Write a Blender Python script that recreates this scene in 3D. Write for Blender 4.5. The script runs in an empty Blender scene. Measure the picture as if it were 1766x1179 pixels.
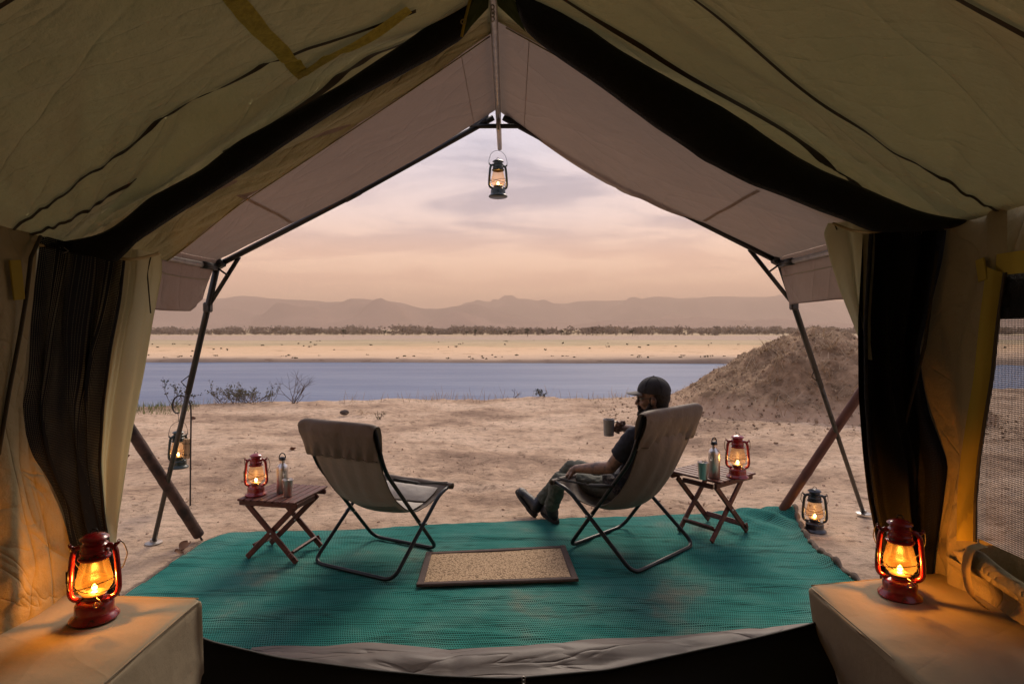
import bpy, bmesh, math, random
import numpy as np
from mathutils import Vector, Matrix, Quaternion

random.seed(7)
RNG = np.random.default_rng(11)
R = math.radians
SC = bpy.context.scene
COL = SC.collection

# ------------------------------------------------------------------ camera
CAMH = 1.5
cam_data = bpy.data.cameras.new('camera')
cam_data.sensor_width = 36.0
cam_data.lens = 36.0 * 1000 / 1766
cam_data.shift_y = -22.5 / 1766
cam_data.clip_start = 0.05
cam_data.clip_end = 20000
cam = bpy.data.objects.new('camera', cam_data)
COL.objects.link(cam)
cam.location = (0, 0, CAMH)
cam.rotation_euler = (R(90), 0, 0)
SC.camera = cam

# ------------------------------------------------------------------ world: thin Nishita sky behind a full cloud sheet
SUN_EL, SUN_AZ = R(42), R(14)          # azimuth measured from +Y towards +X
world = bpy.data.worlds.new('World')
SC.world = world
world.use_nodes = True
nt = world.node_tree
nt.nodes.clear()


def N(tree, typ, **kw):
    n = tree.nodes.new(typ)
    for k, v in kw.items():
        if k == 'inp':
            for kk, vv in v.items():
                n.inputs[kk].default_value = vv
        else:
            setattr(n, k, v)
    return n


def ramp(tree, stops, interp='LINEAR'):
    n = tree.nodes.new('ShaderNodeValToRGB')
    cr = n.color_ramp
    cr.interpolation = interp
    while len(cr.elements) > 1:
        cr.elements.remove(cr.elements[-1])
    cr.elements[0].position = stops[0][0]
    cr.elements[0].color = tuple(stops[0][1]) + (1,)
    for p, c in stops[1:]:
        e = cr.elements.new(p)
        e.color = tuple(c) + (1,)
    return n


def L(tree, a, ai, b, bi):
    tree.links.new(a.outputs[ai], b.inputs[bi])


wo = N(nt, 'ShaderNodeOutputWorld')
sky = N(nt, 'ShaderNodeTexSky', sky_type='NISHITA', sun_disc=False, sun_elevation=SUN_EL, sun_rotation=SUN_AZ,
        air_density=1.5, dust_density=5.0, ozone_density=1.0)
bg1 = N(nt, 'ShaderNodeBackground', inp={'Strength': 0.06})
L(nt, sky, 0, bg1, 0)
tc = N(nt, 'ShaderNodeTexCoord')
sep = N(nt, 'ShaderNodeSeparateXYZ')
L(nt, tc, 'Generated', sep, 0)
zc = N(nt, 'ShaderNodeMath', operation='MAXIMUM', inp={1: 0.0})
L(nt, sep, 'Z', zc, 0)
zo = N(nt, 'ShaderNodeMath', operation='ADD', inp={1: 0.13})
L(nt, zc, 0, zo, 0)
dx = N(nt, 'ShaderNodeMath', operation='DIVIDE')
L(nt, sep, 'X', dx, 0); L(nt, zo, 0, dx, 1)
dy = N(nt, 'ShaderNodeMath', operation='DIVIDE')
L(nt, sep, 'Y', dy, 0); L(nt, zo, 0, dy, 1)
cmb = N(nt, 'ShaderNodeCombineXYZ')
L(nt, dx, 0, cmb, 0); L(nt, dy, 0, cmb, 1)
cn = N(nt, 'ShaderNodeTexNoise', inp={'Scale': 1.25, 'Detail': 8.0, 'Roughness': 0.56, 'Distortion': 0.35})
mp = N(nt, 'ShaderNodeMapping', inp={'Scale': (0.75, 1.3, 1.0), 'Rotation': (0, 0, R(-16)), 'Location': (2.3, 4.1, 0)})
L(nt, cmb, 0, mp, 0); L(nt, mp, 0, cn, 'Vector')
cmask = ramp(nt, [(0.42, (0, 0, 0)), (0.585, (1, 1, 1))], 'EASE')
L(nt, cn, 0, cmask, 0)
# cloud colour by height above the horizon: peach dust low down, lavender grey higher up
lit = ramp(nt, [(0.0, (0.88, 0.50, 0.31)), (0.05, (0.98, 0.58, 0.37)), (0.12, (0.95, 0.63, 0.47)), (0.19, (0.80, 0.62, 0.58)),
                (0.3, (0.60, 0.56, 0.64)), (0.45, (0.53, 0.53, 0.67)), (1.0, (0.50, 0.51, 0.66))])
drk = ramp(nt, [(0.0, (0.88, 0.50, 0.31)), (0.05, (0.94, 0.55, 0.36)), (0.12, (0.80, 0.50, 0.38)), (0.19, (0.48, 0.40, 0.44)),
                (0.3, (0.33, 0.33, 0.43)), (0.45, (0.31, 0.33, 0.46)), (1.0, (0.34, 0.36, 0.48))])
L(nt, zc, 0, lit, 0); L(nt, zc, 0, drk, 0)
cm = N(nt, 'ShaderNodeMix', data_type='RGBA')
L(nt, cmask, 0, cm, 0)
nt.links.new(lit.outputs[0], cm.inputs[6]); nt.links.new(drk.outputs[0], cm.inputs[7])
bg2 = N(nt, 'ShaderNodeBackground', inp={'Strength': 1.0})
nt.links.new(cm.outputs[2], bg2.inputs[0])
mxs = N(nt, 'ShaderNodeMixShader', inp={0: 0.94})
L(nt, bg1, 0, mxs, 1); L(nt, bg2, 0, mxs, 2); L(nt, mxs, 0, wo, 0)

# ------------------------------------------------------------------ sun through thin cloud
sd = bpy.data.lights.new('sun', 'SUN')
sd.energy = 2.4
sd.angle = R(26)
sd.color = (1.0, 0.83, 0.66)
sun = bpy.data.objects.new('sun', sd)
COL.objects.link(sun)
sdir = Vector((math.sin(SUN_AZ) * math.cos(SUN_EL), math.cos(SUN_AZ) * math.cos(SUN_EL), math.sin(SUN_EL)))
sun.rotation_euler = sdir.to_track_quat('Z', 'Y').to_euler()
sun.location = (3, 20, 20)

SC.view_settings.view_transform = 'Standard'
SC.view_settings.look = 'None'
SC.view_settings.exposure = 0.55
SC.view_settings.gamma = 1
SC.view_settings.use_curve_mapping = False
SC.cycles.max_bounces = 8
SC.cycles.transparent_max_bounces = 24
SC.cycles.volume_bounces = 0
SC.cycles.caustics_reflective = False
SC.cycles.caustics_refractive = False
SC.cycles.sample_clamp_indirect = 4.0
SC.cycles.use_denoising = True


# ================================================================== helpers
def P(px, py, d):
    """a point of the place seen at photo pixel (px, py), d metres ahead of the camera"""
    return Vector(((px - 883) * d / 1000.0, d, CAMH - (py - 567) * d / 1000.0))


def G(px, py, z=0.0):
    """where the sight line through a photo pixel meets the ground (height z)"""
    return P(px, py, (CAMH - z) * 1000.0 / (py - 567.0))


def hash2(ix, iy, seed=0):
    h = (ix.astype(np.int64) * 374761393 + iy.astype(np.int64) * 668265263 + seed * 1442695041) & 0x7fffffff
    h = ((h ^ (h >> 13)) * 1274126177) & 0x7fffffff
    return ((h ^ (h >> 16)) & 0xffff) / 65535.0


def vnoise(x, y, seed=0):
    x = np.asarray(x, float); y = np.asarray(y, float)
    ix = np.floor(x); iy = np.floor(y)
    fx = x - ix; fy = y - iy
    fx = fx * fx * fx * (fx * (fx * 6 - 15) + 10); fy = fy * fy * fy * (fy * (fy * 6 - 15) + 10)
    ix = ix.astype(np.int64); iy = iy.astype(np.int64)
    a = hash2(ix, iy, seed); b = hash2(ix + 1, iy, seed); c = hash2(ix, iy + 1, seed); d = hash2(ix + 1, iy + 1, seed)
    return (a + (b - a) * fx) * (1 - fy) + (c + (d - c) * fx) * fy - 0.5


def fbm(x, y, octv=4, seed=0, gain=0.5):
    s = 0; a = 1.0; f = 1.0
    for k in range(octv):
        s = s + a * vnoise(np.asarray(x) * f + 17.3 * k, np.asarray(y) * f - 9.1 * k, seed + k)
        a *= gain; f *= 2.03
    return s


def sstep(a, b, x):
    t = np.clip((np.asarray(x, float) - a) / (b - a), 0, 1)
    return t * t * (3 - 2 * t)


def lerp_path(pts, n):
    """resample a polyline (lists of floats) to n points by arc length, lightly rounded"""
    a = np.array([list(p) for p in pts], float)
    seg = np.sqrt(((a[1:] - a[:-1]) ** 2).sum(1))
    t = np.concatenate([[0], np.cumsum(seg)])
    q = np.linspace(0, t[-1], n)
    out = np.stack([np.interp(q, t, a[:, k]) for k in range(a.shape[1])], 1)
    for _ in range(2):
        out[1:-1] = 0.25 * out[:-2] + 0.5 * out[1:-1] + 0.25 * out[2:]
    return out


class MB:
    """collects shapes for one mesh"""
    def __init__(s):
        s.v = []; s.f = []; s.uv = None

    def add(s, vs, fs):
        o = len(s.v)
        s.v.extend([tuple(p) for p in vs])
        s.f.extend([tuple(i + o for i in f) for f in fs])

    def box(s, c, size, rot=None, taper=1.0, bev=0.0):
        c = Vector(c); hx, hy, hz = size[0] / 2, size[1] / 2, size[2] / 2
        if bev > 0:
            pts = []
            b = min(bev, hx * .9, hy * .9, hz * .9)
            for sz in (-1, 1):
                for (ax, ay) in ((1, 1), (-1, 1), (-1, -1), (1, -1)):
                    pts.append(Vector((ax * (hx - b), ay * (hy - b), sz * hz)))
                for (ax, ay) in ((1, 1), (-1, 1), (-1, -1), (1, -1)):
                    pts.append(Vector((ax * hx, ay * (hy - b), sz * (hz - b))))
                for (ax, ay) in ((1, 1), (-1, 1), (-1, -1), (1, -1)):
                    pts.append(Vector((ax * (hx - b), ay * hy, sz * (hz - b))))
            bm = bmesh.new()
            for p in pts:
                bm.verts.new(p)
            r = bmesh.ops.convex_hull(bm, input=bm.verts[:])
            bm.verts.index_update()
            vs = [v.co.copy() for v in bm.verts]
            fs = [[v.index for v in f.verts] for f in bm.faces]
            bm.free()
        else:
            vs = [Vector((x * hx, y * hy, z * hz)) for z in (-1, 1) for (x, y) in ((-1, -1), (1, -1), (1, 1), (-1, 1))]
            fs = [(3, 2, 1, 0), (4, 5, 6, 7), (0, 1, 5, 4), (1, 2, 6, 5), (2, 3, 7, 6), (3, 0, 4, 7)]
        if rot is not None:
            vs = [rot @ v for v in vs]
        s.add([c + v for v in vs], fs)

    def bar(s, a, b, w, h, up=(0, 0, 1), bev=0.003):
        a = Vector(a); b = Vector(b)
        d = b - a; ln = d.length; d.normalize()
        u = Vector(up); x = d.cross(u)
        if x.length < 1e-4:
            x = d.cross(Vector((1, 0, 0)))
        x.normalize(); z = x.cross(d)
        m = Matrix((x, d, z)).transposed()
        s.box((a + b) / 2, (w, ln, h), m, bev=bev)

    def tube(s, pts, r, n=8, caps=True, closed=False, flat=None):
        pts = [Vector(p) for p in pts]
        m = len(pts)
        rr = list(r) if hasattr(r, '__len__') else [r] * m
        prev = None
        rings = []
        for i, p in enumerate(pts):
            if closed:
                t = pts[(i + 1) % m] - pts[i - 1]
            else:
                t = pts[min(i + 1, m - 1)] - pts[max(i - 1, 0)]
            if t.length < 1e-9:
                t = Vector((0, 0, 1))
            t.normalize()
            if prev is None:
                x = t.cross(Vector((0.31, 0.17, 0.93)))
                if x.length < 1e-3:
                    x = t.cross(Vector((1, 0, 0)))
            else:
                x = prev - t * prev.dot(t)
            x.normalize(); prev = x.copy()
            y = t.cross(x)
            rings.append([p + (x * math.cos(2 * math.pi * k / n) + y * math.sin(2 * math.pi * k / n)) * rr[i] for k in range(n)])
        vs = [v for ring in rings for v in ring]
        fs = []
        for i in range(m if closed else m - 1):
            j = (i + 1) % m
            for k in range(n):
                k2 = (k + 1) % n
                fs.append((i * n + k, i * n + k2, j * n + k2, j * n + k))
        if caps and not closed:
            fs.append(tuple(range(n))[::-1])
            fs.append(tuple((m - 1) * n + k for k in range(n)))
        s.add(vs, fs)

    def lathe(s, prof, n=24, c=(0, 0, 0), sx=1, sy=1):
        c = Vector(c)
        vs = []; fs = []
        idx = []
        for (r, z) in prof:
            if r < 1e-6:
                idx.append([len(vs)] * n); vs.append(c + Vector((0, 0, z)))
            else:
                idx.append([len(vs) + k for k in range(n)])
                for k in range(n):
                    a = 2 * math.pi * k / n
                    vs.append(c + Vector((r * math.cos(a) * sx, r * math.sin(a) * sy, z)))
        for i in range(len(prof) - 1):
            for k in range(n):
                k2 = (k + 1) % n
                q = [idx[i][k], idx[i][k2], idx[i + 1][k2], idx[i + 1][k]]
                o = []
                for t in q:
                    if t not in o:
                        o.append(t)
                if len(o) > 2:
                    fs.append(tuple(o))
        s.add(vs, fs)

    def ell(s, c, ax, rot=None, nu=20, nv=12):
        c = Vector(c); vs = []; fs = []
        for i in range(nv + 1):
            th = math.pi * i / nv
            for k in range(nu):
                ph = 2 * math.pi * k / nu
                v = Vector((ax[0] * math.sin(th) * math.cos(ph), ax[1] * math.sin(th) * math.sin(ph), ax[2] * math.cos(th)))
                if rot is not None:
                    v = rot @ v
                vs.append(c + v)
        for i in range(nv):
            for k in range(nu):
                k2 = (k + 1) % nu
                fs.append((i * nu + k, (i + 1) * nu + k, (i + 1) * nu + k2, i * nu + k2))
        s.add(vs, fs)

    def caps_chain(s, pts, rad, n=14):
        """tapered limb with round joints: closed tube per bone plus a ball at each joint"""
        pts = [Vector(p) for p in pts]
        for i in range(len(pts) - 1):
            a, b = pts[i], pts[i + 1]
            s.tube([a, a.lerp(b, .33), a.lerp(b, .66), b],
                   [rad[i], rad[i] * .67 + rad[i + 1] * .33, rad[i] * .33 + rad[i + 1] * .67, rad[i + 1]], n)
        for p, r in zip(pts, rad):
            s.ell(p, (r, r, r), None, n, 8)

    def grid(s, pts):
        """pts[i][j] -> quads, with uv in metres"""
        a = np.array([[list(p) for p in row] for row in pts], float)
        nu, nv = a.shape[:2]
        vs = a.reshape(-1, 3)
        fs = [(i * nv + j, i * nv + j + 1, (i + 1) * nv + j + 1, (i + 1) * nv + j) for i in range(nu - 1) for j in range(nv - 1)]
        mid = nu // 2; midv = nv // 2
        vv = np.concatenate([[0], np.cumsum(np.sqrt(((a[mid, 1:] - a[mid, :-1]) ** 2).sum(1)))])
        uu = np.concatenate([[0], np.cumsum(np.sqrt(((a[1:, midv] - a[:-1, midv]) ** 2).sum(1)))])
        if s.uv is None:
            s.uv = []
        s.uv.extend([(u, v) for u in uu for v in vv])
        s.add(vs, fs)

    def build(s, name, mat, parent=None, smooth=False, sharp=None):
        me = bpy.data.meshes.new(name)
        me.from_pydata([tuple(v) for v in s.v], [], s.f)
        if s.uv is not None and len(s.uv) == len(s.v):
            ul = me.uv_layers.new(name='UVMap')
            li = np.zeros(len(me.loops), np.int32)
            me.loops.foreach_get('vertex_index', li)
            ul.data.foreach_set('uv', np.array(s.uv, np.float32)[li].ravel())
        me.materials.append(mat)
        if smooth:
            me.polygons.foreach_set('use_smooth', [True] * len(me.polygons))
            if sharp:
                me.set_sharp_from_angle(angle=R(sharp))
        me.update()
        o = bpy.data.objects.new(name, me)
        COL.objects.link(o)
        if parent is not None:
            o.parent = parent
        return o


def tag(o, label=None, cat=None, group=None, kind=None):
    if label: o['label'] = label
    if cat: o['category'] = cat
    if group: o['group'] = group
    if kind: o['kind'] = kind
    return o


def empty(name, loc=(0, 0, 0), rz=0.0, label=None, cat=None, group=None, scale=1.0):
    o = bpy.data.objects.new(name, None)
    COL.objects.link(o)
    o.location = loc
    o.rotation_euler = (0, 0, rz)
    o.scale = (scale,) * 3
    o.empty_display_size = 0.1
    return tag(o, label, cat, group)


KIDS = {}


def kids(o):
    return [c for c in bpy.data.objects if c.parent == o]


def copy_tree(o, parent=None):
    c = o.copy()
    COL.objects.link(c)
    if parent is not None:
        c.parent = parent
    for ch in kids(o):
        if ch != c:
            copy_tree(ch, c)
    return c


def bake(mb, voxel, smooth=3, disp=None):
    """union the shapes of mb into one continuous skin; returns a mesh"""
    me = bpy.data.meshes.new('tmp')
    me.from_pydata([tuple(v) for v in mb.v], [], mb.f)
    o = bpy.data.objects.new('tmp', me)
    COL.objects.link(o)
    m = o.modifiers.new('r', 'REMESH'); m.mode = 'VOXEL'; m.voxel_size = voxel; m.use_smooth_shade = True
    if smooth:
        m2 = o.modifiers.new('s', 'SMOOTH'); m2.iterations = smooth; m2.factor = 0.5
    dg = bpy.context.evaluated_depsgraph_get()
    dg.update()
    ev = o.evaluated_get(dg)
    out = bpy.data.meshes.new_from_object(ev)
    bpy.data.objects.remove(o)
    bpy.data.meshes.remove(me)
    if disp is not None:
        n = len(out.vertices)
        co = np.zeros(n * 3); no = np.zeros(n * 3)
        out.vertices.foreach_get('co', co); out.vertices.foreach_get('normal', no)
        co = co.reshape(-1, 3); no = no.reshape(-1, 3)
        co = co + no * disp(co)[:, None]
        out.vertices.foreach_set('co', co.ravel())
        out.update()
    return out


def link_mesh(name, me, mat, parent=None):
    me.name = name
    me.materials.clear(); me.materials.append(mat)
    me.polygons.foreach_set('use_smooth', [True] * len(me.polygons))
    o = bpy.data.objects.new(name, me)
    COL.objects.link(o)
    if parent is not None:
        o.parent = parent
    return o


# ================================================================== materials
def newmat(name):
    m = bpy.data.materials.new(name)
    m.use_nodes = True
    m.node_tree.nodes.clear()
    return m, m.node_tree


def pm(name, col, rough=0.6, metal=0.0, var=0.0, vscale=8.0, bump=0.0, bscale=40.0, spec=0.5, col2=None, coat=0.0, stretch=(1, 1, 1), detail=5.0, lo=.35, hi=.65):
    m, t = newmat(name)
    o = N(t, 'ShaderNodeOutputMaterial')
    b = N(t, 'ShaderNodeBsdfPrincipled', inp={'Base Color': tuple(col) + (1,), 'Roughness': rough, 'Metallic': metal,
                                              'Specular IOR Level': spec, 'Coat Weight': coat})
    L(t, b, 0, o, 0)
    c = N(t, 'ShaderNodeTexCoord')
    mp_ = N(t, 'ShaderNodeMapping', inp={'Scale': stretch})
    L(t, c, 'Object', mp_, 0)
    if var > 0 or col2:
        n = N(t, 'ShaderNodeTexNoise', inp={'Scale': vscale, 'Detail': detail, 'Roughness': 0.6})
        L(t, mp_, 0, n, 'Vector')
        c2 = col2 if col2 else tuple(x * (1 - var) for x in col)
        r_ = ramp(t, [(lo, col), (hi, c2)])
        L(t, n, 0, r_, 0); L(t, r_, 0, b, 'Base Color')
    if bump > 0:
        n2 = N(t, 'ShaderNodeTexNoise', inp={'Scale': bscale, 'Detail': 5.0, 'Roughness': 0.6})
        L(t, mp_, 0, n2, 'Vector')
        bp = N(t, 'ShaderNodeBump', inp={'Strength': bump, 'Distance': 0.01})
        L(t, n2, 0, bp, 'Height'); L(t, bp, 0, b, 'Normal')
    return m


def canvas(name, col, trans=0.12, var=0.15, bump=0.25, tcol=None, rough=0.85, wscale=160.0, crease=None):
    m, t = newmat(name)
    o = N(t, 'ShaderNodeOutputMaterial')
    c = N(t, 'ShaderNodeTexCoord')
    n = N(t, 'ShaderNodeTexNoise', inp={'Scale': 2.2, 'Detail': 6.0, 'Roughness': 0.6})
    L(t, c, 'Object', n, 'Vector')
    r_ = ramp(t, [(0.3, tuple(x * (1 - var) for x in col)), (0.7, tuple(min(1, x * (1 + var * .6)) for x in col))])
    L(t, n, 0, r_, 0)
    n2 = N(t, 'ShaderNodeTexNoise', inp={'Scale': 11.0, 'Detail': 4.0, 'Roughness': 0.55})
    L(t, c, 'Object', n2, 'Vector')
    n3 = N(t, 'ShaderNodeTexNoise', inp={'Scale': wscale * 2, 'Detail': 2.0})
    L(t, c, 'Object', n3, 'Vector')
    ad = N(t, 'ShaderNodeMath', operation='MULTIPLY_ADD', inp={1: 0.06})
    L(t, n3, 0, ad, 0); L(t, n2, 0, ad, 2)
    bp = N(t, 'ShaderNodeBump', inp={'Strength': bump, 'Distance': 0.02})
    L(t, ad, 0, bp, 'Height')
    bp.inputs['Distance'].default_value = 0.035
    if crease:
        # pulled folds: thin ridges of a stretched, bent noise laid along the cloth
        uvn = N(t, 'ShaderNodeUVMap')
        last = bp
        for (su, sv, rot, dist, wid, loc) in crease:
            mpc = N(t, 'ShaderNodeMapping', inp={'Scale': (su, sv, 1), 'Rotation': (0, 0, R(rot)), 'Location': (loc, loc * .7, 0)})
            mpc.vector_type = 'TEXTURE'
            mpc.inputs['Scale'].default_value = (1 / su, 1 / sv, 1)
            L(t, uvn, 0, mpc, 0)
            nc = N(t, 'ShaderNodeTexNoise', inp={'Scale': 1.0, 'Detail': 2.0, 'Roughness': 0.45, 'Distortion': 0.6})
            L(t, mpc, 0, nc, 'Vector')
            sb = N(t, 'ShaderNodeMath', operation='SUBTRACT', inp={1: 0.5})
            L(t, nc, 0, sb, 0)
            ab = N(t, 'ShaderNodeMath', operation='ABSOLUTE')
            L(t, sb, 0, ab, 0)
            rc = ramp(t, [(0.0, (0, 0, 0)), (wid * .35, (.55, .55, .55)), (wid, (.9, .9, .9)), (wid * 3, (1, 1, 1))])
            L(t, ab, 0, rc, 0)
            bc = N(t, 'ShaderNodeBump', inp={'Strength': 1.0, 'Distance': dist})
            L(t, rc, 0, bc, 'Height'); L(t, last, 0, bc, 'Normal')
            last = bc
        bp = last
    b = N(t, 'ShaderNodeBsdfPrincipled', inp={'Roughness': rough, 'Specular IOR Level': 0.25})
    L(t, r_, 0, b, 'Base Color'); L(t, bp, 0, b, 'Normal')
    if trans > 0:
        tr = N(t, 'ShaderNodeBsdfTranslucent', inp={'Color': tuple(tcol or col) + (1,)})
        mx = N(t, 'ShaderNodeMixShader', inp={0: trans})
        L(t, b, 0, mx, 1); L(t, tr, 0, mx, 2); L(t, mx, 0, o, 0)
    else:
        L(t, b, 0, o, 0)
    return m


def netting(name, col, pitch, hole, stretch=0.0, rough=0.5):
    """woven shade net: threads with real see-through holes"""
    m, t = newmat(name)
    o = N(t, 'ShaderNodeOutputMaterial')
    u = N(t, 'ShaderNodeUVMap')
    sp = N(t, 'ShaderNodeSeparateXYZ')
    L(t, u, 0, sp, 0)
    fr = []
    for k, (ax, ps) in enumerate((('X', pitch[0]), ('Y', pitch[1]))):
        d = N(t, 'ShaderNodeMath', operation='DIVIDE', inp={1: ps})
        L(t, sp, ax, d, 0)
        f = N(t, 'ShaderNodeMath', operation='FRACT')
        L(t, d, 0, f, 0)
        g = N(t, 'ShaderNodeMath', operation='LESS_THAN')
        nz = N(t, 'ShaderNodeTexNoise', inp={'Scale': 5.0, 'Detail': 2.0})
        mz = N(t, 'ShaderNodeMapping', inp={'Scale': (1.6, .5, 1), 'Rotation': (0, 0, .5)})
        L(t, u, 0, mz, 0); L(t, mz, 0, nz, 'Vector')
        hz = N(t, 'ShaderNodeMapRange', inp={1: .4, 2: .66, 3: hole[k], 4: hole[k] + stretch})
        L(t, nz, 0, hz, 0)
        L(t, f, 0, g, 0); L(t, hz, 0, g, 1)
        fr.append(g)
    mul = N(t, 'ShaderNodeMath', operation='MULTIPLY')
    L(t, fr[0], 0, mul, 0); L(t, fr[1], 0, mul, 1)
    b = N(t, 'ShaderNodeBsdfPrincipled', inp={'Base Color': tuple(col) + (1,), 'Roughness': rough, 'Specular IOR Level': 0.12})
    tr = N(t, 'ShaderNodeBsdfTransparent')
    mx = N(t, 'ShaderNodeMixShader')
    L(t, mul, 0, mx, 0); L(t, b, 0, mx, 1); L(t, tr, 0, mx, 2); L(t, mx, 0, o, 0)
    return m


def emis(name, col, st):
    m, t = newmat(name)
    o = N(t, 'ShaderNodeOutputMaterial')
    e = N(t, 'ShaderNodeEmission', inp={'Color': tuple(col) + (1,), 'Strength': st})
    L(t, e, 0, o, 0)
    return m


def globe_glass(name, tint, soot):
    m, t = newmat(name)
    o = N(t, 'ShaderNodeOutputMaterial')
    fz = N(t, 'ShaderNodeFresnel', inp={'IOR': 1.45})
    tr = N(t, 'ShaderNodeBsdfTransparent', inp={'Color': tuple(tint) + (1,)})
    gl = N(t, 'ShaderNodeBsdfGlossy', inp={'Roughness': 0.25})
    tl = N(t, 'ShaderNodeBsdfTranslucent', inp={'Color': (0.74, 0.36, 0.09, 1)})
    a = N(t, 'ShaderNodeMixShader', inp={0: soot})
    L(t, tr, 0, a, 1); L(t, tl, 0, a, 2)
    b = N(t, 'ShaderNodeMixShader')
    f2 = N(t, 'ShaderNodeMath', operation='MULTIPLY', inp={1: 0.16})
    L(t, fz, 0, f2, 0)
    L(t, f2, 0, b, 0); L(t, a, 0, b, 1); L(t, gl, 0, b, 2); L(t, b, 0, o, 0)
    return m


M = {}
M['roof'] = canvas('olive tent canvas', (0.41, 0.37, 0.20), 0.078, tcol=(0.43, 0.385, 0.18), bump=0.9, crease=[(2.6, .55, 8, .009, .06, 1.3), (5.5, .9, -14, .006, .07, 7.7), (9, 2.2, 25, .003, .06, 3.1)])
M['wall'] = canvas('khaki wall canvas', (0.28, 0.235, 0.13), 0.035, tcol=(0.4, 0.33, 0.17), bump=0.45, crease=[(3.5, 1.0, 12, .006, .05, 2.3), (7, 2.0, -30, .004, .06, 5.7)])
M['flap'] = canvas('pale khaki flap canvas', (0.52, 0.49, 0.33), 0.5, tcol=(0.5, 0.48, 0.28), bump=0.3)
M['fly'] = canvas('taupe awning canvas', (0.30, 0.222, 0.175), 0.14, tcol=(0.42, 0.33, 0.27), bump=0.3, crease=[(2.0, .8, 30, .006, .06, 4.3), (4, 1.6, -25, .004, .06, 2.7)])
M['strip'] = canvas('grey brown ground canvas', (0.115, 0.096, 0.088), 0.0, bump=0.03, rough=.5, crease=[(.9, 5, 6, .006, .06, 2.2), (2.0, 10, -6, .003, .07, 6.1)])
M['seam'] = pm('dark seam tape', (0.055, 0.045, 0.026), 0.9, bump=.2, bscale=300)
M['webbing'] = pm('mustard webbing', (0.50, 0.43, 0.05), 0.8, var=.3, vscale=60, bump=.5, bscale=260)
M['trim'] = canvas('mustard window tape', (0.46, 0.36, 0.06), 0.3, tcol=(.6, .46, .06), bump=0.25)
M['green'] = pm('green apex cloth', (0.05, 0.075, 0.015), 0.85, var=.3, vscale=20)
M['blacknet'] = netting('black shade net', (0.006, 0.006, 0.006), (0.0045, 0.0065), (0.22, 0.22), .34, rough=.8)
M['blackroll'] = pm('black rolled net', (0.006, 0.006, 0.0055), 0.6, var=.5, vscale=30, bump=1.0, bscale=160, spec=.3)
M['winnet'] = netting('window mosquito net', (0.05, 0.045, 0.04), (0.0058, 0.0072), (0.66, 0.66))
M['blackpvc'] = pm('black sill fabric', (0.008, 0.008, 0.008), 0.62, var=.3, vscale=5, bump=.3, bscale=12, spec=.3)
M['floor'] = pm('black groundsheet', (0.012, 0.012, 0.012), 0.7, bump=.3, bscale=10)
M['blackmetal'] = pm('black painted pole', (0.012, 0.011, 0.010), 0.45, var=.4, vscale=30)
M['polemetal'] = pm('weathered steel pole', (0.085, 0.075, 0.062), 0.5, 0.5, var=.4, vscale=20)
M['silver'] = pm('galvanised tube', (0.42, 0.40, 0.38), 0.42, 0.85, var=.35, vscale=25)
M['tie'] = pm('ochre tie tape', (0.36, 0.27, 0.11), 0.85)
M['chairtube'] = pm('dark green chair tube', (0.006, 0.010, 0.012), 0.33, 0.0, spec=.3)
M['sling'] = canvas('taupe chair canvas', (0.15, 0.118, 0.095), 0.05, tcol=(.3, .24, .18), bump=0.35, rough=.6)
M['pad'] = canvas('pale grey seat canvas', (0.48, 0.44, 0.38), 0.0, bump=.3)
M['strap'] = pm('black strap', (0.01, 0.01, 0.011), 0.7)
M['redwood'] = pm('red stained wood', (0.125, 0.033, 0.022), 0.5, col2=(0.06, 0.016, 0.011), vscale=14, stretch=(1, 1, 1), bump=.25, bscale=60, spec=.35)
M['bolt'] = pm('zinc bolt', (0.45, 0.43, 0.4), .4, .9)
M['steel'] = pm('brushed steel', (0.68, 0.65, 0.62), 0.34, 1.0, bump=.08, bscale=200, stretch=(1, 1, .05))
M['black'] = pm('black plastic', (0.01, 0.01, 0.011), 0.4)
M['lampred'] = pm('red lantern enamel', (0.25, 0.006, 0.008), 0.25, 0.0, col2=(0.07, .008, .008), vscale=45, lo=.60, hi=.68, bump=.1, bscale=60, coat=.5)
M['lampblack'] = pm('black lantern enamel', (0.008, 0.009, 0.013), 0.28, coat=.4)
M['lampgreen'] = pm('dark green lantern enamel', (0.007, 0.020, 0.016), 0.35, coat=.15)
M['wire'] = pm('dark wire', (0.03, 0.026, 0.022), 0.5, .6)
M['brass'] = pm('burner metal', (0.30, 0.24, 0.17), 0.4, 0.9, var=.3)
M['amber'] = globe_glass('sooty amber globe glass', (1.0, 0.66, 0.26), 0.04)
M['clear'] = globe_glass('sooty globe glass', (0.93, 0.84, 0.70), 0.05)
M['flame'] = emis('flame', (1.0, 0.55, 0.14), 30.0)
M['flame2'] = emis('small flame', (1.0, 0.55, 0.16), 30.0)
M['log'] = pm('dark stripped log', (0.085, 0.042, 0.03), 0.75, col2=(0.022, 0.011, 0.008), vscale=9, bump=.8, bscale=22, lo=.4, hi=.6)
M['logend'] = pm('sawn log end', (0.16, 0.10, 0.07), .85, var=.4, vscale=30)
M['logred'] = pm('reddish gum pole', (0.125, 0.042, 0.03), 0.65, col2=(0.07, 0.024, 0.018), vscale=7, bump=.5, bscale=14)
M['iron'] = pm('dark iron', (0.03, 0.026, 0.024), 0.55, .4)
M['block'] = pm('pale wood block', (0.40, 0.26, 0.13), .7, var=.3, vscale=30)

# ================================================================== ground, river, far bank
YB_SLOPE = 0.17
WATER_Z = -2.2


def bank_y(x):
    x = np.asarray(x, float)
    return 12.3 + YB_SLOPE * np.clip(x, -9, 9) + 0.55 * fbm(x * 0.35, x * 0 + 3.3, 3, 5) + 0.25 * fbm(x * 1.7, x * 0 + 1.3, 2, 8)


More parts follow.
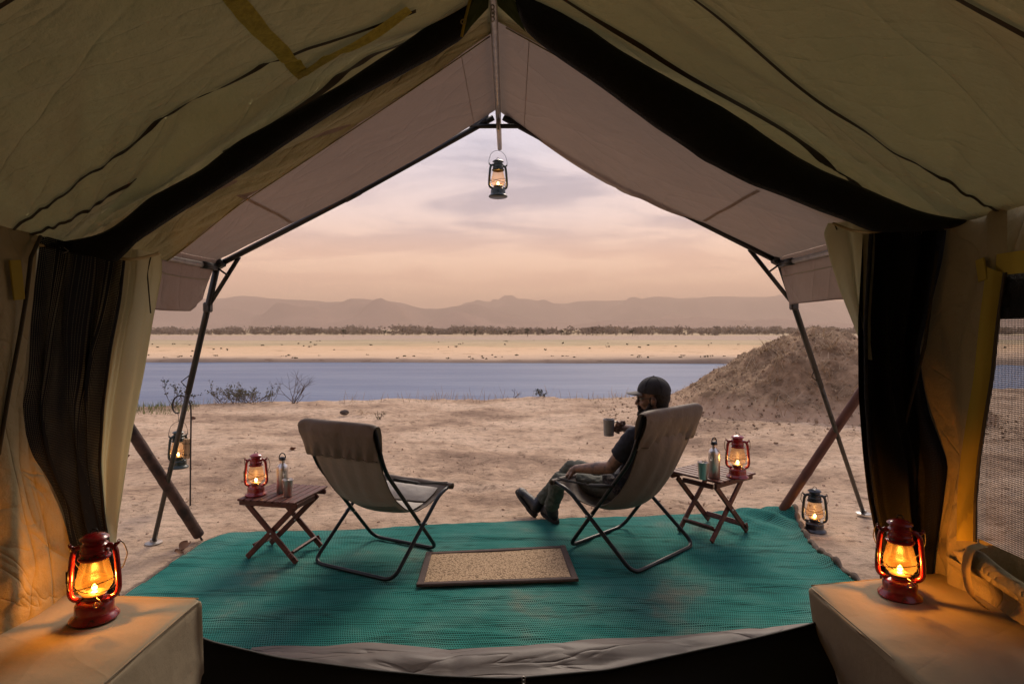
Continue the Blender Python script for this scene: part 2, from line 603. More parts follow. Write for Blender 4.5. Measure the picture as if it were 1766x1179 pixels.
def far_y(x):
    x = np.asarray(x, float)
    return 63.5 - 0.10 * np.clip(x, -20, 60) * (x > 0) + 2.2 * fbm(x * 0.05, x * 0 + 9.1, 3, 21)


def height(x, y):
    x = np.asarray(x, float); y = np.asarray(y, float)
    calm = sstep(4.3, 6.0, y + 0.0) + sstep(2.4, 3.6, np.abs(x)) - sstep(4.3, 6.0, y) * sstep(2.4, 3.6, np.abs(x))
    near = 0.10 * fbm(x * 0.45, y * 0.45, 3, 1) * calm
    # trodden relief: dimples and hoof marks, stretched across the view
    near = near + (0.030 * fbm(x * 2.1, y * 3.2, 4, 2) + 0.020 * fbm(x * 7.0, y * 11.0, 3, 3)) * (0.25 + 0.75 * calm)
    near = near - 0.035 * sstep(.12, .30, vnoise(x * 2.6, y * 3.4, 31)) * calm * sstep(-.05, .2, fbm(x * .5, y * .5, 2, 32))
    yb = bank_y(x)
    e = sstep(0, 1.6, y - yb)
    near = near + 0.05 * sstep(-1.5, 0, y - yb)
    bed = -3.2
    z = near * (1 - e) + bed * e
    yf = far_y(x)
    up = sstep(-1.0, 0.6, y - yf)
    cliff = WATER_Z + 0.42 + 0.20 * fbm(x * .13, y * .2, 3, 44)
    far = cliff + 0.55 * sstep(1, 45, y - yf) + 0.35 * sstep(40, 300, y - yf) + 0.10 * fbm(x * .06, y * .05, 3, 45) + .06 * fbm(x * .5, y * .3, 2, 46)
    z = np.where(y > 40, bed * (1 - up) + far * up, z)
    return z


def axis(parts):
    out = []
    for a, b, st in parts:
        out.extend(np.arange(a, b, st))
    out.append(parts[-1][1])
    return np.array(out)


gx = np.concatenate([-np.geomspace(4800, 12, 60), np.arange(-11.6, -4.1, 0.16), np.arange(-4.0, 6.0, 0.055), np.arange(6.05, 11.7, 0.16), np.geomspace(12, 4800, 60)])
gy = np.concatenate([-np.geomspace(1500, 3, 18), np.arange(-2.5, 3.1, 0.4), np.arange(3.2, 9.0, 0.055), np.arange(9.0, 14.8, 0.07), np.arange(15.0, 60, 3.0), np.arange(60, 68, 0.25), np.geomspace(68.5, 4500, 70)])
XX, YY = np.meshgrid(gx, gy)
ZZ = height(XX, YY)
nv_, nu_ = XX.shape
# a few dozen old footprints in the sand
prng = np.random.default_rng(44)
for k in range(150):
    d0 = prng.uniform(4.9, 10.5); x0 = prng.uniform(-.6, .55) * d0; an = prng.uniform(0, 3.14)
    sel = (np.abs(XX - x0) < .4) & (np.abs(YY - d0) < .4)
    if not sel.any():
        continue
    du = (XX[sel] - x0) * np.cos(an) + (YY[sel] - d0) * np.sin(an); dv_ = -(XX[sel] - x0) * np.sin(an) + (YY[sel] - d0) * np.cos(an)
    q = np.sqrt((du / .15) ** 2 + (dv_ / .062) ** 2)
    ZZ[sel] += -.026 * np.exp(-q ** 4) + .010 * np.exp(-((q - 1.35) / .3) ** 2)
verts = np.stack([XX.ravel(), YY.ravel(), ZZ.ravel()], 1)
idx = np.arange(nv_ * nu_).reshape(nv_, nu_)
fq = np.stack([idx[:-1, :-1], idx[:-1, 1:], idx[1:, 1:], idx[1:, :-1]], -1).reshape(-1, 4)
me = bpy.data.meshes.new('ground')
me.vertices.add(len(verts)); me.vertices.foreach_set('co', verts.ravel())
me.loops.add(fq.size); me.loops.foreach_set('vertex_index', fq.ravel())
me.polygons.add(len(fq)); me.polygons.foreach_set('loop_start', np.arange(0, fq.size, 4)); me.polygons.foreach_set('loop_total', np.full(len(fq), 4))
me.polygons.foreach_set('use_smooth', [True] * len(fq))
me.update(calc_edges=True)

m, t = newmat('dry river sand')
o_ = N(t, 'ShaderNodeOutputMaterial')
b_ = N(t, 'ShaderNodeBsdfPrincipled', inp={'Roughness': 0.95, 'Specular IOR Level': 0.15})
g_ = N(t, 'ShaderNodeNewGeometry')
s_ = N(t, 'ShaderNodeSeparateXYZ')
L(t, g_, 'Position', s_, 0)
n1 = N(t, 'ShaderNodeTexNoise', inp={'Scale': 0.55, 'Detail': 7.0, 'Roughness': 0.62})
mp1 = N(t, 'ShaderNodeMapping', inp={'Scale': (1, 1.5, 1)})
L(t, g_, 'Position', mp1, 0); L(t, mp1, 0, n1, 'Vector')
r1 = ramp(t, [(0.36, (0.29, 0.195, 0.135)), (0.47, (0.50, 0.35, 0.24)), (0.60, (0.64, 0.47, 0.335))])
L(t, n1, 0, r1, 0)
n2 = N(t, 'ShaderNodeTexNoise', inp={'Scale': 9.0, 'Detail': 6.0, 'Roughness': 0.7})
L(t, mp1, 0, n2, 'Vector')
r2 = ramp(t, [(0.32, (0.42, 0.39, 0.37)), (0.45, (0.88, 0.88, 0.88)), (0.62, (1.12, 1.11, 1.10))])
L(t, n2, 0, r2, 0)
mu = N(t, 'ShaderNodeMix', data_type='RGBA', blend_type='MULTIPLY', inp={0: 1.0})
t.links.new(r1.outputs[0], mu.inputs[6]); t.links.new(r2.outputs[0], mu.inputs[7])
# the flats beyond the river: belts of wet mud, bleached sand and thin grass along the shore
dv = N(t, 'ShaderNodeMath', operation='DIVIDE', inp={0: 46.0})
yn = N(t, 'ShaderNodeMath', operation='MAXIMUM', inp={1: 20.0})
L(t, s_, 'Y', yn, 0); L(t, yn, 0, dv, 1)
nb = N(t, 'ShaderNodeTexNoise', inp={'Scale': 0.02, 'Detail': 6.0, 'Roughness': 0.6})
mpb = N(t, 'ShaderNodeMapping', inp={'Scale': (1, 2.2, 1)})
L(t, g_, 'Position', mpb, 0); L(t, mpb, 0, nb, 'Vector')
ma = N(t, 'ShaderNodeMath', operation='MULTIPLY_ADD', inp={1: 0.22, 2: -0.11})
L(t, nb, 0, ma, 0)
sm = N(t, 'ShaderNodeMath', operation='ADD')
L(t, dv, 0, sm, 0); L(t, ma, 0, sm, 1)
r3 = ramp(t, [(0.10, (0.40, 0.30, 0.17)), (0.19, (0.44, 0.33, 0.20)), (0.22, (0.40, 0.29, 0.22)), (0.31, (0.42, 0.305, 0.23)), (0.34, (0.36, 0.29, 0.17)),
              (0.385, (0.47, 0.35, 0.22)), (0.43, (0.40, 0.31, 0.18)), (0.49, (0.60, 0.405, 0.24)), (0.60, (0.65, 0.45, 0.285)), (0.68, (0.52, 0.37, 0.255)), (0.73, (0.34, 0.245, 0.175)), (0.80, (0.2, .15, .12))])
L(t, sm, 0, r3, 0)
n4 = N(t, 'ShaderNodeTexNoise', inp={'Scale': 0.35, 'Detail': 5.0, 'Roughness': 0.7})
mp4 = N(t, 'ShaderNodeMapping', inp={'Scale': (1, 1.2, 6)})
L(t, g_, 'Position', mp4, 0); L(t, mp4, 0, n4, 'Vector')
r4 = ramp(t, [(0.33, (0.55, 0.5, 0.45)), (0.42, (1, 1, 1))])
L(t, n4, 0, r4, 0)
mu2 = N(t, 'ShaderNodeMix', data_type='RGBA', blend_type='MULTIPLY', inp={0: 0.8})
t.links.new(r3.outputs[0], mu2.inputs[6]); t.links.new(r4.outputs[0], mu2.inputs[7])
ff = N(t, 'ShaderNodeMapRange', inp={1: 30.0, 2: 45.0})
L(t, s_, 'Y', ff, 0)
mf = N(t, 'ShaderNodeMix', data_type='RGBA')
L(t, ff, 0, mf, 0)
t.links.new(mu.outputs[2], mf.inputs[6]); t.links.new(mu2.outputs[2], mf.inputs[7])
t.links.new(mf.outputs[2], b_.inputs['Base Color'])
n5 = N(t, 'ShaderNodeTexNoise', inp={'Scale': 26.0, 'Detail': 8.0, 'Roughness': 0.72})
L(t, mp1, 0, n5, 'Vector')
bp5 = N(t, 'ShaderNodeBump', inp={'Strength': 1.0, 'Distance': 0.035})
L(t, n5, 0, bp5, 'Height'); L(t, bp5, 0, b_, 'Normal'); L(t, b_, 0, o_, 0)
M['sand'] = m
me.materials.append(m)
ground = bpy.data.objects.new('ground', me)
COL.objects.link(ground)
tag(ground, 'bare trodden sand bank running down to the river, flats beyond', kind='structure')

# water
m, t = newmat('sky tinted river water')
o_ = N(t, 'ShaderNodeOutputMaterial')
b_ = N(t, 'ShaderNodeBsdfPrincipled', inp={'Base Color': (0.16, 0.20, 0.42, 1), 'Roughness': 0.3, 'Specular IOR Level': 0.13, 'IOR': 1.33})
g_ = N(t, 'ShaderNodeNewGeometry')
mpw = N(t, 'ShaderNodeMapping', inp={'Scale': (0.5, 1.6, 1)})
L(t, g_, 'Position', mpw, 0)
nw = N(t, 'ShaderNodeTexNoise', inp={'Scale': 1.1, 'Detail': 5.0, 'Roughness': 0.55})
L(t, mpw, 0, nw, 'Vector')
mpv = N(t, 'ShaderNodeMapping', inp={'Scale': (0.05, 0.3, 1)})
L(t, g_, 'Position', mpv, 0)
nv2 = N(t, 'ShaderNodeTexNoise', inp={'Scale': 1.0, 'Detail': 4.0})
L(t, mpv, 0, nv2, 'Vector')
rv = ramp(t, [(0.35, (0.065, 0.120, 0.225)), (0.65, (0.12, 0.175, 0.275))])  # blue of the reflected sky painted into the water colour, paler in streaks
L(t, nv2, 0, rv, 0); L(t, rv, 0, b_, 'Base Color')
bw = N(t, 'ShaderNodeBump', inp={'Strength': 0.5, 'Distance': 0.12})
L(t, nw, 0, bw, 'Height'); L(t, bw, 0, b_, 'Normal'); L(t, b_, 0, o_, 0)
w = MB()
w.grid([[(x, y, WATER_Z) for y in (9.0, 30, 50, 70)] for x in (-2500, -500, -60, 0, 60, 500, 2500)])
river = w.build('river', m)
tag(river, 'smooth blue grey river water between the two sand banks', kind='structure')

# ------------------------------------------------------------------ hills
HILL = pm('dry wooded hillside', (0.30, 0.20, 0.165), 1.0, col2=(0.22, 0.15, 0.125), vscale=.004, spec=0.0, detail=8)


def hill_range(name, d, prof, depth, label, seed):
    xs = np.linspace((prof[0][0] - 883) * d / 1000, (prof[-1][0] - 883) * d / 1000, 260)
    hx = [(p - 883) * d / 1000 for p, _ in prof]
    hz = [CAMH + (567 - y) * d / 1000 for _, y in prof]
    h = np.interp(xs, hx, hz)
    for _ in range(3):
        h[1:-1] = .25 * h[:-2] + .5 * h[1:-1] + .25 * h[2:]
    h = h + fbm(xs * 9 / d, xs * 0 + seed, 4, seed) * 0.006 * d
    rows = []
    vv = np.concatenate([np.linspace(-1, 0, 22), np.linspace(0.12, 1, 8)])
    for v in vv:
        y = d + v * depth
        k = max(0.0, 1 - abs(v)) ** 0.8 if v < 0 else (1 - v) ** .9
        spur = fbm(xs * 16 / d, xs * 0 + y * 10 / d, 4, seed + 3) * 0.035 * d * (abs(v) * (1 - abs(v)) * 4)
        z = h * k + spur * np.clip(h / (0.03 * d), 0, 1) - 3 * abs(v)
        rows.append([(x, y, zz) for x, zz in zip(xs, z)])
    mb = MB(); mb.grid(rows); mb.uv = None
    o = mb.build(name, HILL, smooth=True)
    tag(o, label, kind='structure')
    return o


hill_range('hills', 2500, [(-900, 545), (-500, 528), (-250, 520), (0, 516), (200, 521), (300, 517), (345, 514), (430, 511), (480, 514), (520, 516), (560, 521), (620, 517), (665, 517), (690, 520),
                           (725, 531), (755, 532), (790, 524), (822, 521), (845, 530), (880, 544), (930, 551), (1000, 556), (1080, 552), (1150, 547), (1230, 549), (1330, 556), (1450, 560), (1600, 563)], 700,
           'long low hills left of centre fading into dust', 3)
hill_range('far_hills', 3600, [(500, 560), (640, 545), (760, 535), (830, 524), (865, 518), (905, 517), (945, 522), (975, 523), (1005, 517), (1060, 516), (1120, 515), (1180, 512), (1235, 510), (1285, 511),
                               (1330, 510), (1400, 517), (1480, 520), (1560, 516), (1700, 510), (1900, 518), (2050, 530)], 700,
           'paler far hills right of centre fading into dust', 8)

# ------------------------------------------------------------------ haze
hz_m, t = newmat('dust haze')
o_ = N(t, 'ShaderNodeOutputMaterial')
pv = N(t, 'ShaderNodeVolumePrincipled', inp={'Color': (1.0, 0.75, 0.57, 1), 'Density': 0.00048, 'Anisotropy': 0.0})
L(t, pv, 0, o_, 'Volume')
h_ = MB(); h_.box((0, 1500, 110.5), (10200, 6500, 231.0))
haze = h_.build('haze', hz_m)
tag(haze, 'pale dust haze hanging over the whole valley', kind='stuff')

# ------------------------------------------------------------------ foliage
def leafmat(name, c1, c2, tr=.15):
    m, t = newmat(name)
    o = N(t, 'ShaderNodeOutputMaterial')
    c = N(t, 'ShaderNodeNewGeometry')
    r_ = ramp(t, [(0.0, c1), (1.0, c2)])
    t.links.new(c.outputs['Random Per Island'], r_.inputs[0])
    d = N(t, 'ShaderNodeBsdfDiffuse')
    L(t, r_, 0, d, 0)
    tl = N(t, 'ShaderNodeBsdfTranslucent')
    L(t, r_, 0, tl, 0)
    x = N(t, 'ShaderNodeMixShader', inp={0: tr})
    L(t, d, 0, x, 1); L(t, tl, 0, x, 2); L(t, x, 0, o, 0)
    return m


M['treeleaf'] = leafmat('dusty woodland leaves', (0.22, 0.17, 0.13), (0.34, 0.27, 0.21))
M['treeleafdark'] = leafmat('dark green leaves', (0.035, 0.04, 0.022), (0.075, 0.075, 0.04))
M['bark'] = pm('grey bark', (0.09, 0.07, 0.055), .9, var=.4)
M['twig'] = pm('dry grey twig', (0.13, 0.095, 0.075), .9, var=.4, vscale=20)
M['leaf'] = leafmat('small green leaves', (0.07, 0.075, 0.035), (0.16, 0.14, 0.08))
M['dryleaf'] = leafmat('dry leaves', (0.16, 0.09, 0.045), (0.24, 0.15, 0.08))
M['grass'] = leafmat('green grass', (0.09, 0.13, 0.03), (0.2, 0.22, 0.07))
M['straw'] = leafmat('straw', (0.30, 0.21, 0.13), (0.50, 0.39, 0.27), .05)
M['clod'] = leafmat('earth clods', (0.27, 0.185, 0.13), (0.50, 0.36, 0.26), 0)
M['moundclod'] = leafmat('mound clods', (0.15, 0.105, 0.07), (0.38, 0.275, 0.19), 0)


def leaf_cloud(mb, rnd, blobs, n, size):
    """many small leaf clumps through the volume of several lobes"""
    for _ in range(n):
        c, r = rnd.choice(blobs)
        while True:
            p = Vector((rnd.uniform(-1, 1), rnd.uniform(-1, 1), rnd.uniform(-1, 1)))
            if p.length < 1:
                break
        p = p * (0.55 + 0.45 * rnd.random())
        p = Vector(c) + Vector((p.x * r[0], p.y * r[1], p.z * r[2]))
        s = size * rnd.uniform(.6, 1.4)
        q = Quaternion((rnd.gauss(0, 1), rnd.gauss(0, 1), rnd.gauss(0, 1), rnd.gauss(0, 1))).normalized()
        pts = [q @ Vector((s, 0, 0)), q @ Vector((0, s * .7, .2 * s)), q @ Vector((-s, 0, 0)), q @ Vector((0, -s * .7, .2 * s))]
        mb.add([p + v for v in pts], [(0, 1, 2, 3)])


def far_tree_meshes(k):
    rnd = random.Random(100 + k)
    h = 1.0
    tr = MB()
    lean = rnd.uniform(-.08, .08)
    tr.tube([(0, 0, -.03), (lean * .4, 0, .2), (lean, 0, .42)], [.035, .026, .02], 6)
    blobs = []
    nb_ = rnd.randint(4, 7)
    for j in range(nb_):
        a = rnd.uniform(0, 6.28); rr = rnd.uniform(.05, .38)
        c = (lean + rr * math.cos(a), rr * math.sin(a) * .8, rnd.uniform(.48, .86))
        blobs.append((c, (rnd.uniform(.14, .26), rnd.uniform(.14, .24), rnd.uniform(.09, .17))))
        tr.tube([(lean * .8, 0, .33), tuple(Vector(c) * .5 + Vector((lean, 0, .36)) * .5), c], [.016, .011, .006], 5)
    cr = MB()
    leaf_cloud(cr, rnd, blobs, 260, .05)
    bu = MB()
    low = [((rnd.uniform(-.35, .35), rnd.uniform(-.25, .25), rnd.uniform(.12, .6)), (rnd.uniform(.2, .34), .25, rnd.uniform(.12, .24))) for _ in range(5)]
    leaf_cloud(bu, rnd, blobs + low, 330, .06)
    return tr, cr, bu


TREE_PROTO = [far_tree_meshes(k) for k in range(7)]
tree_trunk_me = []; tree_crown_me = []; tree_all_me = []
for k, (tr, cr, bu) in enumerate(TREE_PROTO):
    a = tr.build('trunk', M['bark']); b = cr.build('crown', M['treeleafdark'])
    tree_trunk_me.append(a.data); tree_crown_me.append(b.data)
    bpy.data.objects.remove(a); bpy.data.objects.remove(b)
    mm = MB(); mm.add(tr.v, tr.f); mm.add(bu.v, bu.f)
    a = mm.build('woodland_tree', M['treeleaf'])
    tree_all_me.append(a.data); bpy.data.objects.remove(a)


def far_d(y, z=-.95):
    return (CAMH - z) * 1000 / (y - 567)


# trees that stand clear of the wood on the far flats (photo x, base y, height in photo px)
lone = [(592, 579.5, 12, 'rounded dark tree standing alone left of the far wood gap'), (663, 577.6, 9, 'small dark tree just left of the far yellow grass belt'),
        (742, 577.4, 7, 'small far tree above the yellow grass belt'), (804, 578, 9, 'slim dark tree before the far wood, left of a pair'),
        (820, 578.6, 11, 'dark tree before the far wood, right beside a slim one'), (871, 578, 8, 'smaller left tree of the close dark pair on the flats'),
        (880, 578.4, 10, 'larger right tree of the close dark pair on the flats'), (910, 579.4, 13, 'largest dark spreading tree on the far flats'),
        (937, 577.8, 10, 'dark tree right of the largest far tree'), (968, 577.6, 9, 'open crowned far tree second right of the largest'),
        (1091, 578.6, 12, 'dark tree on the far flats above the capped man'), (1040, 577, 7, 'small far tree on the flats left of the man'),
        (1031, 577.2, 7, 'tiny far bush tree beside another left of the man')]
for i, (px, by, hp, lab) in enumerate(lone):
    d = far_d(by)
    x = (px - 883) * d / 1000
    z = float(height(x, d))
    hh = hp * d / 1000 * 1.1
    r_ = empty('flats_tree', (x, d, z - .03), i * 1.3, lab, 'tree', 'single trees on the far flats', hh)
    k = (i * 3) % 7
    for nm, me_, mt in (('trunk', tree_trunk_me[k], M['bark']), ('crown', tree_crown_me[k], M['treeleafdark'])):
        o = bpy.data.objects.new(nm, me_); COL.objects.link(o); o.parent = r_
# front row of the far wood, tree by tree
rnd = random.Random(5)
for i in range(150):
    px = 225 + 1300 * (i + rnd.uniform(-.45, .45)) / 150
    d = rnd.uniform(226, 262)
    x = (px - 883) * d / 1000
    z = float(height(x, d))
    o = bpy.data.objects.new('woodland_tree', tree_all_me[rnd.randrange(7)])
    COL.objects.link(o)
    s = rnd.choice([1.5, 1.8, 2.2, 2.6, 3.0, 3.7]) * rnd.uniform(.85, 1.15)
    o.location = (x, d, z - .05); o.rotation_euler = (0, 0, rnd.uniform(0, 6.28)); o.scale = (s * 1.25, s * 1.25, s)
    tag(o, 'dusty tree in the front row of the far wood under the hills', 'tree', 'trees along the front of the far wood')
# the wood behind them reads as one mass
fw = MB(); rnd = random.Random(6)
for i in range(900):
    px = rnd.uniform(-600, 2400)
    d = rnd.uniform(258, 330)
    x = (px - 883) * d / 1000
    z = float(height(x, d))
    hh = 2.2 + 1.9 * rnd.random() + 2.0 * float(vnoise(px * .02, 0.5, 7))
    blobs = [((x + rnd.uniform(-2, 2), d + rnd.uniform(-2, 2), z + hh * rnd.uniform(.35, .8)), (rnd.uniform(1.6, 3.4), 1.5, rnd.uniform(.9, 1.8))) for _ in range(4)]
    if float(vnoise(px * .035, d * .01, 9)) < -.33:
        continue
    blobs.append(((x, d, z + .7), (3.2, 1.5, .9)))
    leaf_cloud(fw, rnd, blobs, 70, .5)
far_wood = fw.build('far_wood', M['treeleaf'])
tag(far_wood, 'far dusty wood that reads as one mass below the hills', 'wood', kind='stuff')
# low scrub dotted over the far sand
fs = MB(); rnd = random.Random(16)
for i in range(75):
    py = rnd.choice([rnd.uniform(588, 606), rnd.uniform(596, 602)])
    d = (CAMH + 1.55) * 1000 / (py - 567)
    px = rnd.uniform(150, 1800)
    x = (px - 883) * d / 1000
    z = float(height(x, d)); s = rnd.choice([.1, .12, .15, .3]) * rnd.uniform(.8, 1.2)
    leaf_cloud(fs, rnd, [((x, d, z + s * .4), (s * rnd.uniform(.8, 2.6), s, s * .55))], 16, .11)
for i in range(45):
    x = rnd.uniform(-55, 30); d = float(far_y(x)) + rnd.uniform(.7, 9)
    z = float(height(x, d)); s = rnd.uniform(.08, .2)
    leaf_cloud(fs, rnd, [((x, d, z + s * .3), (s * rnd.uniform(1, 4), s, s * .5))], 12, .09)
o = fs.build('bank_scrub', M['treeleafdark'])
tag(o, 'low dark scrub dotted over the far sand bank', 'scrub', kind='stuff')

# ------------------------------------------------------------------ earth mound on the right
MC = (5.9, 10.9)


def mound_h(x, y):
    ax = np.where(x < MC[0], 3.08, 2.5)
    q = np.sqrt(((x - MC[0]) / ax) ** 2 + ((y - MC[1]) / 2.35) ** 2)
    q = q * (1 + .14 * fbm(x * .9, y * .9, 3, 61))
    hh = 1.50 * np.clip(1 - np.clip(q, 0, 1.2) ** 1.6, 0, 1) ** 1.05
    rough = (.15 * fbm(x * 1.7, y * 1.7, 4, 62, .6) + .05 * fbm(x * 8, y * 8, 3, 63, .6)) * np.clip(hh * 3, 0, 1)
    return hh + rough - .06 * sstep(.85, 1.15, q) - .03


mx_ = np.linspace(2.0, 8.8, 150); my_ = np.linspace(8.2, 13.6, 120)
AX, AY = np.meshgrid(mx_, my_)
AZ = mound_h(AX, AY) + np.clip(height(AX, AY), -.15, .15) * .6
AZ = np.where(mound_h(AX, AY) < 0.01, np.minimum(AZ, height(AX, AY) - .04), AZ)
mb = MB(); mb.grid(np.stack([AX, AY, AZ], -1).tolist()); mb.uv = None
M['mound'] = pm('dark crumbly earth', (0.36, 0.245, 0.155), 1.0, col2=(0.16, 0.105, 0.066), vscale=4.5, bump=1.0, bscale=18, spec=.1, detail=9)
# the heap thins out into the sand at its foot
mt_ = M['mound'].node_tree; bs_ = [n for n in mt_.nodes if n.type == 'BSDF_PRINCIPLED'][0]
src_ = bs_.inputs['Base Color'].links[0].from_socket
gp_ = N(mt_, 'ShaderNodeNewGeometry'); sx_ = N(mt_, 'ShaderNodeSeparateXYZ'); L(mt_, gp_, 'Position', sx_, 0)
nn_ = N(mt_, 'ShaderNodeTexNoise', inp={'Scale': 2.2, 'Detail': 7.0, 'Roughness': .65}); L(mt_, gp_, 'Position', nn_, 'Vector')
mm_ = N(mt_, 'ShaderNodeMath', operation='MULTIPLY_ADD', inp={1: -.75}); L(mt_, nn_, 0, mm_, 0); L(mt_, sx_, 'Z', mm_, 2)
rg_ = N(mt_, 'ShaderNodeMapRange', inp={1: -.34, 2: .02}); L(mt_, mm_, 0, rg_, 0)
mxm = N(mt_, 'ShaderNodeMix', data_type='RGBA', inp={6: (.48, .335, .23, 1)}); L(mt_, rg_, 0, mxm, 0)
mt_.links.new(src_, mxm.inputs[7]); mt_.links.new(mxm.outputs[2], bs_.inputs['Base Color'])
mound = mb.build('earth_mound', M['mound'], smooth=True)
tag(mound, 'rough brown earth mound strewn with straw, right of the camp', 'mound', kind='structure')


def clod(mb, c, s, rnd):
    v = [Vector((1, 0, 0)), Vector((-1, 0, 0)), Vector((0, 1, 0)), Vector((0, -1, 0)), Vector((0, 0, .8)), Vector((0, 0, -.6))]
    q = Quaternion((rnd.gauss(0, 1), rnd.gauss(0, 1), rnd.gauss(0, 1), rnd.gauss(0, 1))).normalized()
    mb.add([Vector(c) + (q @ (p * s * rnd.uniform(.6, 1.3))) for p in v],
           [(0, 2, 4), (2, 1, 4), (1, 3, 4), (3, 0, 4), (2, 0, 5), (1, 2, 5), (3, 1, 5), (0, 3, 5)])


def straw_bit(mb, c, ln, rnd, rise=.25, w=.0035):
    a = rnd.uniform(0, 6.28)
    d = Vector((math.cos(a), math.sin(a), rnd.uniform(-.05, rise))) * ln
    s = Vector((-math.sin(a), math.cos(a), 0)) * w
    bnd = Vector((rnd.uniform(-.2, .2), rnd.uniform(-.2, .2), rnd.uniform(0, .25))) * ln * .5
    c = Vector(c)
    mb.add([c - s, c + s, c + d * .5 + bnd + s, c + d * .5 + bnd - s, c + d], [(0, 1, 2, 3), (3, 2, 4)])


cl = MB(); st = MB(); rnd = random.Random(9)
for i in range(16000):
    x = rnd.uniform(1.6, 8.5); y = rnd.uniform(7.4, 12.5)
    z = float(mound_h(np.array(x), np.array(y)))
    if z < .015 and rnd.random() < .72 + .25 * float(sstep(0, 2.2, 9.4 - y)):
        continue
    z = max(z + float(np.clip(height(x, y), -.15, .15)) * .6, float(height(x, y)))
    if rnd.random() < .42:
        clod(cl, (x, y, z), rnd.choice([.009, .013, .019, .034]) * rnd.uniform(.6, 1.2), rnd)
    else:
        straw_bit(st, (x, y, z + .005), rnd.uniform(.05, .24), rnd, .45, .0035)
for (tx, ty) in [(5.1, 9.6), (6.6, 9.4), (6.9, 9.9), (4.6, 10.0), (6.2, 9.1)] + [(rnd.uniform(3.6, 7.6), rnd.uniform(8.9, 10.9)) for _ in range(22)]:
    for i in range(rnd.randint(25, 70)):
        x = tx + rnd.gauss(0, .12); y = ty + rnd.gauss(0, .1)
        straw_bit(st, (x, y, float(mound_h(np.array(x), np.array(y))) + .01), rnd.uniform(.12, .35), rnd, .9, .004)
tag(cl.build('mound_clods', M['moundclod']), 'loose earth clods strewn over the brown mound', 'clods', kind='stuff')
tag(st.build('mound_straw', M['straw']), 'dry straw lying over the brown mound', 'straw', kind='stuff')

# litter over the sand
cl = MB(); st = MB()
for i in range(9000):
    d = 3.3 + 9.3 * rnd.random() ** 1.0
    x = rnd.uniform(-.82, .8) * d
    y = d
    if abs(x) < 2.3 and y < 4.5:
        continue
    if y > float(bank_y(x)) - .05:
        continue
    dens = float(fbm(x * .55, y * .9, 3, 77))
    if rnd.random() > .22 + 1.5 * max(0, dens):
        continue
    z = float(height(x, y))
    if rnd.random() < .72:
        clod(cl, (x, y, z), rnd.choice([.005, .006, .008, .011, .017]) * rnd.uniform(.6, 1.2), rnd)
    else:
        straw_bit(st, (x, y, z + .004), rnd.uniform(.03, .12), rnd, .12, .002)
tag(cl.build('ground_clods', M['clod']), 'small clods and grit scattered over the bare sand', 'clods', kind='stuff')
tag(st.build('ground_straw', M['straw']), 'bits of straw and stalk scattered over the bare sand', 'straw', kind='stuff')


# ------------------------------------------------------------------ shrubs on the near bank
def shrub(name, px, py, d, hgt, width, nst, leaves, lab, seed, leafm, spread=1.0, lsize=.018):
    rnd = random.Random(seed)
    b = P(px, py, d); b.z = float(height(b.x, b.y)) - .01
    root = empty(name, b, 0, lab, 'shrub')
    tw = MB(); lf = MB()

    def grow(p, dr, ln, r, dep):
        q = p
        pts = [p]
        for k in range(3):
            dr = (dr + Vector((rnd.gauss(0, .13), rnd.gauss(0, .13), rnd.gauss(0.02, .08)))).normalized()
            q = q + dr * ln / 3
            pts.append(q)
        tw.tube(pts, [r, r * .85, r * .7, r * .5], 4)
        if leaves and dep <= 1:
            for _ in range(leaves):
                c = pts[rnd.randint(1, 3)] + Vector((rnd.gauss(0, .02), rnd.gauss(0, .02), rnd.gauss(0, .02)))
                s = lsize * rnd.uniform(.6, 1.3)
                qn = Quaternion((rnd.gauss(0, 1), rnd.gauss(0, 1), rnd.gauss(0, 1), rnd.gauss(0, 1))).normalized()
                lf.add([c + qn @ Vector(v) * s for v in ((-1, 0, 0), (0, -.5, .1), (1, 0, 0), (0, .5, .1))], [(0, 1, 2, 3)])
        if dep > 0:
            for _ in range(rnd.randint(2, 3)):
                nd = (dr + Vector((rnd.gauss(0, .5), rnd.gauss(0, .4), rnd.gauss(.05, .35)))).normalized()
                grow(pts[rnd.randint(2, 3)], nd, ln * rnd.uniform(.55, .8), r * .6, dep - 1)
    for k in range(nst):
        a = rnd.uniform(-1, 1) * spread
        dr = Vector((a, rnd.uniform(-.5, .5) * spread, rnd.uniform(.45, 1.0))).normalized()
        s0 = Vector((rnd.uniform(-.5, .5) * width * .6, rnd.uniform(-.15, .15) * width, 0))
        grow(s0, dr, hgt * rnd.uniform(.35, .55), .0065, 2)
    tw.build('twigs', M['twig'], root)
    if leaves:
        o = lf.build('leaves', leafm, root)
    return root


shrub('bank_shrub', 410, 694, 11.5, .42, 1.4, 30, 3, 'low half dry green bush on the near bank edge', 21, M['leaf'], 1.3, .020)
shrub('bare_shrub', 507, 694, 11.5, .72, .18, 10, 0, 'bare grey twiggy shrub standing up against the river', 22, M['dryleaf'], .8)
shrub('thorn_sapling', 303, 700, 11.0, .62, .15, 5, 3, 'thin leafy sapling behind the left awning pole', 23, M['treeleafdark'], 1.0, .025)
shrub('thin_stalk_plant', 468, 693, 11.5, .45, .05, 2, 2, 'single thin stalk between the green bush and bare shrub', 24, M['treeleafdark'], .3, .02)
shrub('dry_sprig', 887, 690, 12.2, .22, .08, 3, 0, 'leafless small sprig on the bank left of the mug', 25, M['dryleaf'], .8)
shrub('leafy_sprig', 932, 689, 12.3, .24, .3, 5, 3, 'small spreading sprig with dark leaves on the bank left of the mug', 26, M['treeleafdark'], 1.5, .022)
